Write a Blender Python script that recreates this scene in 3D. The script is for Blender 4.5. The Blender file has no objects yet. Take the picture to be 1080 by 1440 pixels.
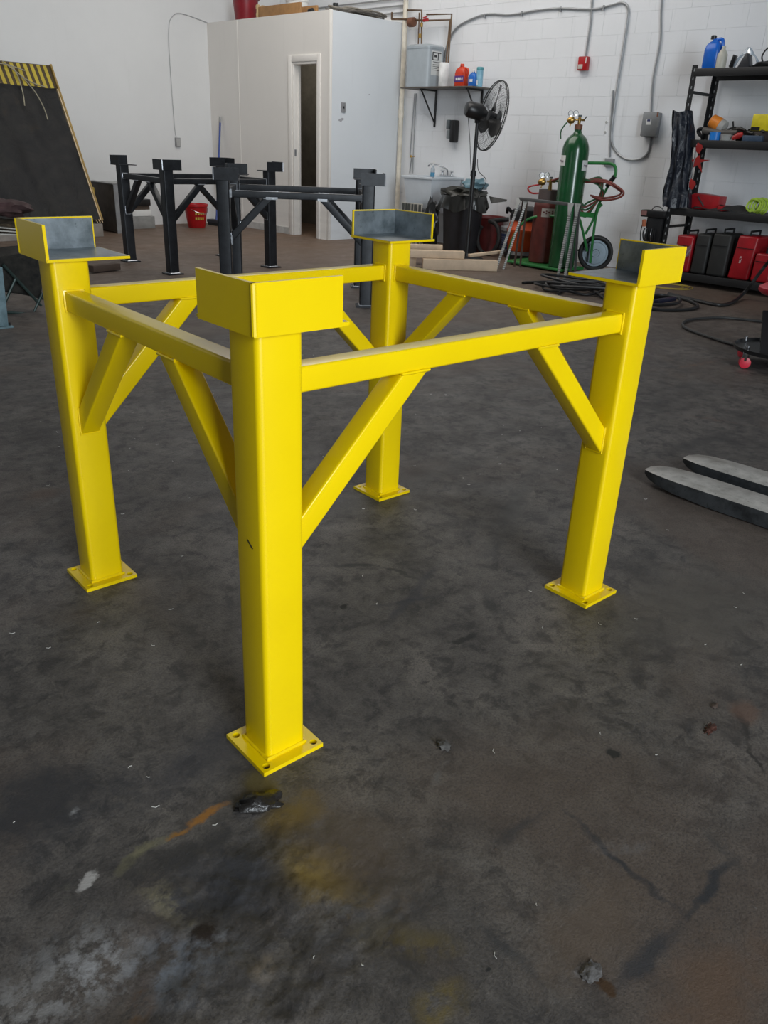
import bpy, bmesh, math, random
from mathutils import Vector, Matrix, noise
R = math.radians
C = bpy.context.scene.collection
random.seed(7)

# ---------------------------------------------------------------- camera
cam_d = bpy.data.cameras.new('camera')
cam = bpy.data.objects.new('camera', cam_d); C.objects.link(cam)
cam_d.sensor_fit = 'VERTICAL'; cam_d.sensor_height = 36.0
cam_d.lens = 1119.14/1440*36
cam_d.clip_start = 0.02
yaw, pitch, roll = 0.811824, 0.433545, 0.043885
fw = Vector((math.sin(yaw)*math.cos(pitch), math.cos(yaw)*math.cos(pitch), -math.sin(pitch)))
rt = Vector((math.cos(yaw), -math.sin(yaw), 0)); up = rt.cross(fw)
r2 = rt*math.cos(roll)+up*math.sin(roll); u2 = -rt*math.sin(roll)+up*math.cos(roll)
cam.matrix_world = Matrix(((r2.x, u2.x, -fw.x, -0.859313), (r2.y, u2.y, -fw.y, -1.120744), (r2.z, u2.z, -fw.z, 1.224567), (0, 0, 0, 1)))
bpy.context.scene.camera = cam

# ---------------------------------------------------------------- light
vs = bpy.context.scene.view_settings
vs.view_transform = 'Standard'; vs.look = 'None'; vs.gamma = 1.0; vs.use_curve_mapping = False
vs.exposure = 0.0
w = bpy.data.worlds.new('world'); bpy.context.scene.world = w; w.use_nodes = True
w.node_tree.nodes['Background'].inputs[0].default_value = (0.72, 0.86, 1.0, 1)
w.node_tree.nodes['Background'].inputs[1].default_value = 0.9
def area(name, loc, size, sy, energy, col, rot):
    l = bpy.data.lights.new(name, 'AREA'); l.shape = 'RECTANGLE'; l.size = size; l.size_y = sy
    l.energy = energy; l.color = col
    o = bpy.data.objects.new(name, l); C.objects.link(o); o.location = loc; o.rotation_euler = rot
    return o
# daylight through the open bay door in the south wall (behind the photographer) and the smaller one in the west wall
area('bay_door_daylight', (-1.75, -7.4, 3.2), 3.2, 5.8, 950, (0.86, 0.94, 1.0), (R(90), 0, 0))
area('west_window_daylight', (-6.9, 3.0, 2.4), 3.0, 1.6, 8, (1.0, 0.9, 0.78), (R(90), 0, R(-90)))

area('added_wall_fill', (5.2, 5.8, 4.6), 3.6, 4.6, 160, (1.0, 0.96, 0.91), (0, 0, 0))  # added overhead fill that brightens the back walls, no real fixture behind it

ol = bpy.data.lights.new('added_office_fill', 'POINT'); ol.energy = 5; ol.color = (1, .9, .75); ol.shadow_soft_size = .1  # invented point light, added to lift the dark office interior
oo = bpy.data.objects.new('added_office_fill', ol); C.objects.link(oo); oo.location = (7.4, 9.0, 2.2)

# ---------------------------------------------------------------- materials
def nt(name):
    m = bpy.data.materials.new(name); m.use_nodes = True
    t = m.node_tree; b = t.nodes['Principled BSDF']
    return m, t, b
def N(t, typ, **kw):
    n = t.nodes.new(typ)
    for k, v in kw.items():
        if k in n.inputs.keys() if isinstance(k, str) else False: n.inputs[k].default_value = v
        else: setattr(n, k, v)
    return n
def coords(t, scale=1.0):
    tc = N(t, 'ShaderNodeTexCoord'); mp = N(t, 'ShaderNodeMapping')
    t.links.new(tc.outputs['Object'], mp.inputs[0])
    s = scale if isinstance(scale, tuple) else (scale,)*3
    mp.inputs['Scale'].default_value = s
    return mp.outputs[0]
def noise_n(t, vec, scale, detail=4, rough=0.55, dist=0.0):
    n = N(t, 'ShaderNodeTexNoise'); n.inputs['Scale'].default_value = scale; n.inputs['Detail'].default_value = detail
    n.inputs['Roughness'].default_value = rough; n.inputs['Distortion'].default_value = dist
    t.links.new(vec, n.inputs['Vector']); return n.outputs['Fac']
def ramp(t, fac, stops):
    r = N(t, 'ShaderNodeValToRGB'); e = r.color_ramp.elements
    while len(e) < len(stops): e.new(0.5)
    for i, (p, c) in enumerate(stops): e[i].position = p; e[i].color = c if len(c) == 4 else (*c, 1)
    t.links.new(fac, r.inputs[0]); return r.outputs[0]
def mixc(t, fac, a, b):
    m = N(t, 'ShaderNodeMix'); m.data_type = 'RGBA'
    for s, v in ((0, fac), (6, a), (7, b)):
        if hasattr(v, 'is_output') or hasattr(v, 'links'): t.links.new(v, m.inputs[s])
        else: m.inputs[s].default_value = v if s == 0 else (*v, 1) if len(v) == 3 else v
    return m.outputs[2]
def bump(t, b, fac, strength, dist=0.01):
    n = N(t, 'ShaderNodeBump'); n.inputs['Strength'].default_value = strength; n.inputs['Distance'].default_value = dist
    t.links.new(fac, n.inputs['Height']); t.links.new(n.outputs[0], b.inputs['Normal']); return n
_mats = {}
def mat(name, col, rough=0.5, metal=0.0, var=0.12, scale=9.0, bmp=0.0, bs=60.0, alpha=1.0, trans=0.0, coat=0.0, dark=None):
    if name in _mats: return _mats[name]
    m, t, b = nt(name)
    v = coords(t)
    f = noise_n(t, v, scale, 5)
    d = dark if dark else tuple(c*(1-var*2) for c in col)
    l = tuple(min(1, c*(1+var)) for c in col)
    t.links.new(ramp(t, f, [(0.3, d), (0.7, l)]), b.inputs['Base Color'])
    b.inputs['Roughness'].default_value = rough; b.inputs['Metallic'].default_value = metal
    if coat: b.inputs['Coat Weight'].default_value = coat; b.inputs['Coat Roughness'].default_value = 0.12
    if trans: b.inputs['Transmission Weight'].default_value = trans
    if bmp: bump(t, b, noise_n(t, v, bs, 3), bmp, 0.004)
    _mats[name] = m
    return m
def M(*a, **k): return mat(*a, **k)

# ---------------------------------------------------------------- geometry helpers
class G:
    """collects primitives; .build links them as one mesh object"""
    def __init__(s): s.v = []; s.f = []; s.m = []; s.mi = 0
    def add(s, vs, fs):
        o = len(s.v); s.v += [tuple(v) for v in vs]
        for f in fs: s.f.append(tuple(i+o for i in f)); s.m.append(s.mi)
        return s
    def box(s, c, d, rz=0.0, rot=None):
        mx = rot if rot else Matrix.Rotation(rz, 3, 'Z'); c = Vector(c)
        vs = [c + mx @ Vector((x*d[0]/2, y*d[1]/2, z*d[2]/2)) for z in (-1, 1) for y in (-1, 1) for x in (-1, 1)]
        return s.add(vs, [(0, 2, 3, 1), (4, 5, 7, 6), (0, 1, 5, 4), (2, 6, 7, 3), (0, 4, 6, 2), (1, 3, 7, 5)])
    def bb(s, a, b): return s.box([(a[i]+b[i])/2 for i in range(3)], [abs(b[i]-a[i]) for i in range(3)])
    def hexa(s, p): return s.add(p, [(0, 3, 2, 1), (4, 5, 6, 7), (0, 1, 5, 4), (1, 2, 6, 5), (2, 3, 7, 6), (3, 0, 4, 7)])
    def bar(s, p0, p1, w, h, upv=(0, 0, 1)):
        p0, p1 = Vector(p0), Vector(p1); d = (p1-p0).normalized(); u = Vector(upv)
        if abs(d.dot(u)) > 0.98: u = Vector((1, 0, 0))
        a = d.cross(u).normalized(); u = a.cross(d)
        q = [p + a*sx*w/2 + u*sz*h/2 for p in (p0, p1) for sx, sz in ((-1, -1), (1, -1), (1, 1), (-1, 1))]
        return s.hexa(q)
    def cyl(s, p0, p1, r0, r1=None, n=16): return s.lathe([(0, r0), ((Vector(p1)-Vector(p0)).length, r0 if r1 is None else r1)], p0, (Vector(p1)-Vector(p0)), n)
    def lathe(s, prof, o=(0, 0, 0), ax=(0, 0, 1), n=24, cap=True):
        o = Vector(o); d = Vector(ax).normalized(); a = d.orthogonal().normalized(); b = d.cross(a)
        if abs(d.z) > 0.999: a = Vector((1, 0, 0)); b = d.cross(a)
        vs = []; fs = []
        for h, r in prof:
            for k in range(n):
                t = 2*math.pi*k/n; vs.append(o + d*h + (a*math.cos(t)+b*math.sin(t))*max(r, 1e-4))
        for i in range(len(prof)-1):
            for k in range(n): fs.append((i*n+k, i*n+(k+1) % n, (i+1)*n+(k+1) % n, (i+1)*n+k))
        if cap: fs.append(tuple(range(n-1, -1, -1))); fs.append(tuple((len(prof)-1)*n+k for k in range(n)))
        return s.add(vs, fs)
    def tube(s, pts, r, n=8, closed=False, smooth=0):
        P = [Vector(p) for p in pts]
        if smooth: P = catmull(P, smooth, closed)
        m = len(P); T = []
        for i in range(m):
            a = P[(i-1) % m] if (closed or i) else P[i]; b = P[(i+1) % m] if (closed or i < m-1) else P[i]
            t = (b-a); T.append(t.normalized() if t.length > 1e-9 else Vector((0, 0, 1)))
        nrm = T[0].orthogonal().normalized(); vs = []; fs = []
        for i in range(m):
            nrm = (nrm - T[i]*nrm.dot(T[i]))
            nrm = nrm.normalized() if nrm.length > 1e-6 else T[i].orthogonal().normalized()
            b = T[i].cross(nrm); rr = r[i] if isinstance(r, (list, tuple)) else r
            for k in range(n):
                t = 2*math.pi*k/n; vs.append(P[i] + (nrm*math.cos(t)+b*math.sin(t))*rr)
        for i in range(m if closed else m-1):
            j = (i+1) % m
            for k in range(n): fs.append((i*n+k, i*n+(k+1) % n, j*n+(k+1) % n, j*n+k))
        if not closed: fs.append(tuple(range(n-1, -1, -1))); fs.append(tuple((m-1)*n+k for k in range(n)))
        return s.add(vs, fs)
    def prism(s, poly, ax, t, o=(0, 0, 0), fn=None):
        """poly of 3-D points extruded along vector t"""
        P = [Vector(p) for p in poly]; t = Vector(t); n = len(P)
        vs = P + [p+t for p in P]
        fs = [tuple(range(n-1, -1, -1)), tuple(range(n, 2*n))] + [(i, (i+1) % n, n+(i+1) % n, n+i) for i in range(n)]
        return s.add(vs, fs)
    def grid(s, nu, nv, fn, thick=None):
        vs = [Vector(fn(i/nu, j/nv)) for j in range(nv+1) for i in range(nu+1)]
        fs = [(j*(nu+1)+i, j*(nu+1)+i+1, (j+1)*(nu+1)+i+1, (j+1)*(nu+1)+i) for j in range(nv) for i in range(nu)]
        if thick:
            th = Vector(thick); k = len(vs); vs2 = [v+th for v in vs]; W = nu+1
            edge = [i for i in range(W)] + [j*W+nu for j in range(1, nv+1)] + [nv*W+i for i in range(nu-1, -1, -1)] + [j*W for j in range(nv-1, 0, -1)]
            fs2 = [tuple(reversed([i+k for i in f])) for f in fs]
            n = len(edge); sd = [(edge[(i+1) % n], edge[i], edge[i]+k, edge[(i+1) % n]+k) for i in range(n)]
            return s.add(vs+vs2, fs+fs2+sd)
        return s.add(vs, fs)
    def blob(s, c, d, amp=0.15, sc=3.0, n=3, seed=0, flat=None):
        bm = bmesh.new(); bmesh.ops.create_icosphere(bm, subdivisions=n, radius=1)
        vs = []
        for v in bm.verts:
            q = v.co.normalized(); k = 1+amp*2*noise.noise(q*sc+Vector((seed*7.3, 0, 0)))
            p = Vector((q.x*d[0]*k, q.y*d[1]*k, q.z*d[2]*k))
            if flat is not None and p.z < flat: p.z = flat
            vs.append(Vector(c)+p)
        fs = [tuple(v.index for v in f.verts) for f in bm.faces]; bm.free()
        return s.add(vs, fs)
    def mesh(s, name, mats, bevel=0, seg=2, smooth=True, ang=35, inv=None, recalc=True):
        me = bpy.data.meshes.new(name)
        vs = s.v if inv is None else [tuple(inv @ Vector(v)) for v in s.v]
        me.from_pydata(vs, [], s.f)
        for m_ in (mats if isinstance(mats, (list, tuple)) else [mats]): me.materials.append(m_)
        me.polygons.foreach_set('material_index', s.m)
        bm = bmesh.new(); bm.from_mesh(me)
        if recalc: bmesh.ops.recalc_face_normals(bm, faces=bm.faces)
        if bevel:
            es = [e for e in bm.edges if len(e.link_faces) == 2 and e.calc_face_angle(0) > R(30)]
            bmesh.ops.bevel(bm, geom=es, offset=bevel, segments=seg, profile=0.5, affect='EDGES', clamp_overlap=True)
        if smooth:
            for f in bm.faces: f.smooth = True
            for e in bm.edges:
                if len(e.link_faces) != 2 or e.calc_face_angle(0) > R(ang): e.smooth = False
        bm.to_mesh(me); bm.free(); me.update()
        return me
def catmull(P, k, closed=False):
    out = []; m = len(P)
    for i in range(m if closed else m-1):
        g = lambda j: P[j % m] if closed else P[max(0, min(m-1, j))]
        a, b, c, d = g(i-1), g(i), g(i+1), g(i+2)
        for q in range(k):
            t = q/k; out.append(0.5*((2*b)+(c-a)*t+(2*a-5*b+4*c-d)*t*t+(3*b-a-3*c+d)*t**3))
    if not closed: out.append(P[-1])
    return out
def wm(o):
    m = Matrix.Identity(4)
    while o is not None: m = o.matrix_basis @ m; o = o.parent
    return m
def build(g, name, mats, parent=None, **k):
    """geometry of g is in world coordinates; it is stored in the frame of its parent"""
    inv = wm(parent).inverted() if parent is not None else None
    o = bpy.data.objects.new(name, g.mesh(name, mats, inv=inv, **k)); C.objects.link(o)
    if parent is not None: o.parent = parent
    return o
def tag(o, label=None, cat=None, group=None, kind=None):
    if label: o['label'] = label
    if cat: o['category'] = cat
    if group: o['group'] = group
    if kind: o['kind'] = kind
    return o
def thing(name, label, cat, loc=(0, 0, 0), rz=0.0, group=None):
    o = bpy.data.objects.new(name, None); C.objects.link(o); o.empty_display_size = 0.05
    o.location = loc; o.rotation_euler = (0, 0, rz)
    # recentred mesh data is not needed: empties sit at the base
    return tag(o, label, cat, group)
def single(g, name, mats, label, cat, group=None, **k): return tag(build(g, name, mats, **k), label, cat, group)
def struct(g, name, mats, parent=None, **k):
    o = build(g, name, mats, parent, **k)
    if parent is None: o['kind'] = 'structure'
    return o
def copy_tree(o, parent=None):
    c = o.copy(); C.objects.link(c)
    if parent is not None: c.parent = parent
    for ch in [x for x in bpy.data.objects if x.parent == o]: copy_tree(ch, c)
    return c
def label_part(o, text): o['label'] = text; return o
def text_mesh(s, size, loc, right, upd, parent, m, name='lettering', off=0.0):
    cu = bpy.data.curves.new('t', 'FONT'); cu.body = s; cu.size = size; cu.align_x = 'CENTER'; cu.align_y = 'CENTER'
    cu.extrude = 0.0006; cu.resolution_u = 2
    to = bpy.data.objects.new('t', cu); C.objects.link(to)
    bpy.context.view_layer.update()
    me = bpy.data.meshes.new_from_object(to.evaluated_get(bpy.context.evaluated_depsgraph_get()))
    bpy.data.objects.remove(to); bpy.data.curves.remove(cu)
    r_ = Vector(right).normalized(); u_ = Vector(upd).normalized(); n_ = r_.cross(u_)
    mx = Matrix(((r_.x, u_.x, n_.x, loc[0]), (r_.y, u_.y, n_.y, loc[1]), (r_.z, u_.z, n_.z, loc[2]), (0, 0, 0, 1)))
    me.transform((wm(parent).inverted() if parent else Matrix.Identity(4)) @ mx)
    me.materials.clear(); me.materials.append(m); me.name = name
    o = bpy.data.objects.new(name, me); C.objects.link(o)
    if parent: o.parent = parent
    return o

# shared materials -------------------------------------------------
def painted_yellow():
    m, t, b = nt('yellow_enamel'); v = coords(t)
    c = ramp(t, noise_n(t, v, 4, 3), [(0.3, (0.76, 0.53, 0.0)), (0.7, (0.81, 0.575, 0.0))])
    t.links.new(c, b.inputs['Base Color'])
    b.inputs['Roughness'].default_value = 0.28; b.inputs['Coat Weight'].default_value = 0.12; b.inputs['Coat Roughness'].default_value = 0.15
    bump(t, b, noise_n(t, v, 90, 3), 0.06, 0.002); return m
YEL = painted_yellow()
def bare_steel(name, a, b_, rough=0.45, metal=0.6):
    m, t, b = nt(name); v = coords(t)
    f = noise_n(t, v, 14, 6, 0.65); c = ramp(t, f, [(0.3, a), (0.55, b_), (0.72, tuple(x*1.25 for x in b_))])
    f2 = noise_n(t, v, 60, 4, 0.7); c = mixc(t, ramp(t, f2, [(0.62, (0, 0, 0)), (0.75, (1, 1, 1))]), c, tuple(x*0.4 for x in a))
    t.links.new(c, b.inputs['Base Color']); b.inputs['Roughness'].default_value = rough; b.inputs['Metallic'].default_value = metal
    bump(t, b, f2, 0.08, 0.003); return m
RAW = bare_steel('raw_mill_scale_steel', (0.10, 0.12, 0.13), (0.22, 0.25, 0.27), 0.38)
DARK = bare_steel('unpainted_dark_steel', (0.008, 0.009, 0.011), (0.02, 0.022, 0.026), 0.42, 0.3)
GRIND = bare_steel('ground_bright_steel', (0.3, 0.31, 0.33), (0.6, 0.62, 0.66), 0.3)
BLK = M('black_plastic', (0.012, 0.012, 0.013), 0.35)
BLKM = M('black_powder_coat', (0.010, 0.010, 0.011), 0.45, 0.0, bmp=0.1)
RUB = M('black_rubber', (0.012, 0.012, 0.012), 0.6)
WHT = M('white_plastic', (0.75, 0.75, 0.73), 0.4, var=0.04)
RED = M('red_plastic', (0.45, 0.008, 0.012), 0.38)
GRN = M('green_gas_enamel', (0.008, 0.075, 0.022), 0.25, var=0.1, coat=0.4)
CHR = M('chrome', (0.6, 0.61, 0.63), 0.18, 1.0, var=0.05)
GRY = M('grey_metal', (0.27, 0.28, 0.29), 0.45, 0.3, var=0.05)
BRASS = M('brass', (0.45, 0.28, 0.08), 0.35, 0.9)
WOOD = M('pine_lumber', (0.62, 0.47, 0.33), 0.65, var=0.12, scale=5, bmp=0.2)
# ================================================================ SETTING
XE, YN, XO, YO, ZC = 8.068, 9.977, 6.736, 7.344, 6.5
XW, YS = -7.0, -7.5
# ---- concrete floor
def concrete():
    m, t, b = nt('worn_shop_concrete'); L = t.links; v = coords(t)
    big = noise_n(t, v, 0.8, 6, 0.6, 0.6); mid = noise_n(t, v, 3.4, 12, 0.74, 0.5); fine = noise_n(t, v, 15, 10, 0.76, 0.4); grit = noise_n(t, v, 170, 4, 0.7)
    c = ramp(t, mid, [(0.34, (0.050, 0.044, 0.041)), (0.47, (0.088, 0.078, 0.071)), (0.57, (0.118, 0.104, 0.093)), (0.70, (0.175, 0.152, 0.134))])
    c = mixc(t, ramp(t, fine, [(0.40, (0.85,)*3), (0.515, (0,)*3)]), c, (0.034, 0.031, 0.031))
    c = mixc(t, ramp(t, fine, [(0.55, (0,)*3), (0.66, (0.55,)*3)]), c, (0.155, 0.138, 0.125))
    c = mixc(t, ramp(t, big, [(0.50, (0, 0, 0)), (0.62, (0.65,)*3)]), c, (0.105, 0.077, 0.060))
    c = mixc(t, ramp(t, grit, [(0.40, (0.45,)*3), (0.52, (0,)*3)]), c, (0.025, 0.023, 0.023))
    c = mixc(t, ramp(t, grit, [(0.64, (0,)*3), (0.72, (0.5,)*3)]), c, (0.19, 0.175, 0.165))
    # far end of the shop is dustier and browner
    sx = N(t, 'ShaderNodeSeparateXYZ'); L.new(v, sx.inputs[0])
    ad = N(t, 'ShaderNodeMath', operation='ADD'); L.new(sx.outputs[0], ad.inputs[0]); L.new(sx.outputs[1], ad.inputs[1])
    mr = N(t, 'ShaderNodeMapRange'); L.new(ad.outputs[0], mr.inputs[0]); mr.inputs[1].default_value = 5.5; mr.inputs[2].default_value = 13.0; mr.inputs[4].default_value = 0.65
    c = mixc(t, mr.outputs[0], c, (0.17, 0.108, 0.070))
    # warped coordinates for stains
    wn = N(t, 'ShaderNodeTexNoise'); wn.inputs['Scale'].default_value = 9; wn.inputs['Detail'].default_value = 6; wn.inputs['Roughness'].default_value = 0.65; L.new(v, wn.inputs['Vector'])
    vm = N(t, 'ShaderNodeVectorMath', operation='MULTIPLY_ADD'); L.new(wn.outputs['Color'], vm.inputs[0]); vm.inputs[1].default_value = (0.08, 0.08, 0); vm.inputs[2].default_value = (-0.04, -0.04, 0)
    va = N(t, 'ShaderNodeVectorMath', operation='ADD'); L.new(v, va.inputs[0]); L.new(vm.outputs[0], va.inputs[1]); wv = va.outputs[0]
    brk = noise_n(t, v, 26, 8, 0.7); ragged = noise_n(t, v, 13, 10, 0.78)
    def stain(c, x, y, rx, ry, ang, col, amt, soft=0.6, broken=0.0):
        mp = N(t, 'ShaderNodeMapping'); mp.vector_type = 'TEXTURE'; L.new(wv, mp.inputs[0])
        mp.inputs['Location'].default_value = (x, y, 0); mp.inputs['Rotation'].default_value = (0, 0, R(ang)); mp.inputs['Scale'].default_value = (rx, ry, 1)
        s2 = N(t, 'ShaderNodeVectorMath', operation='MULTIPLY'); L.new(mp.outputs[0], s2.inputs[0]); s2.inputs[1].default_value = (1, 1, 0)
        ln = N(t, 'ShaderNodeVectorMath', operation='LENGTH'); L.new(s2.outputs[0], ln.inputs[0])
        rg = N(t, 'ShaderNodeMath', operation='MULTIPLY_ADD'); L.new(ragged, rg.inputs[0]); rg.inputs[1].default_value = 2.4; L.new(ln.outputs['Value'], rg.inputs[2])
        r3 = N(t, 'ShaderNodeMath', operation='SUBTRACT'); L.new(rg.outputs[0], r3.inputs[0]); r3.inputs[1].default_value = 1.2
        q = N(t, 'ShaderNodeMapRange'); q.clamp = True; L.new(r3.outputs[0], q.inputs[0])
        q.inputs[1].default_value = 1-soft*.7; q.inputs[2].default_value = 1+soft*0.25; q.inputs[3].default_value = min(1, amt*1.15); q.inputs[4].default_value = 0
        f = q.outputs[0]
        if broken:
            bn = ramp(t, brk, [(0.5-0.12*(1-broken), (0, 0, 0)), (0.5+0.10, (1, 1, 1))])
            mu = N(t, 'ShaderNodeMath', operation='MULTIPLY'); L.new(f, mu.inputs[0]); L.new(bn, mu.inputs[1]); f = mu.outputs[0]
        return mixc(t, f, c, col), f
    masks = []
    for s in STAINS: c, f = stain(c, *s)
    # pale scratches and swarf flecks
    vo = N(t, 'ShaderNodeTexVoronoi'); vo.inputs['Scale'].default_value = 22; L.new(wv, vo.inputs['Vector'])
    fl = ramp(t, vo.outputs['Distance'], [(0.03, (1, 1, 1)), (0.055, (0, 0, 0))])
    pr_ = ramp(t, noise_n(t, v, 3.0, 2), [(0.55, (0, 0, 0)), (0.7, (0.8,)*3)])
    mu = N(t, 'ShaderNodeMath', operation='MULTIPLY'); L.new(fl, mu.inputs[0]); L.new(pr_, mu.inputs[1])
    c = mixc(t, mu.outputs[0], c, (0.2, 0.19, 0.18))
    L.new(c, b.inputs['Base Color'])
    rr = ramp(t, noise_n(t, v, 5, 6, 0.65), [(0.3, (0.46,)*3), (0.7, (0.72,)*3)]); L.new(rr, b.inputs['Roughness'])
    b.inputs['Specular IOR Level'].default_value = 0.4
    h1 = N(t, 'ShaderNodeMath', operation='ADD'); L.new(fine, h1.inputs[0])
    h2 = N(t, 'ShaderNodeMath', operation='MULTIPLY'); L.new(grit, h2.inputs[0]); h2.inputs[1].default_value = 0.35; L.new(h2.outputs[0], h1.inputs[1])
    bump(t, b, h1.outputs[0], 0.55, 0.006)
    return m
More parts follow.
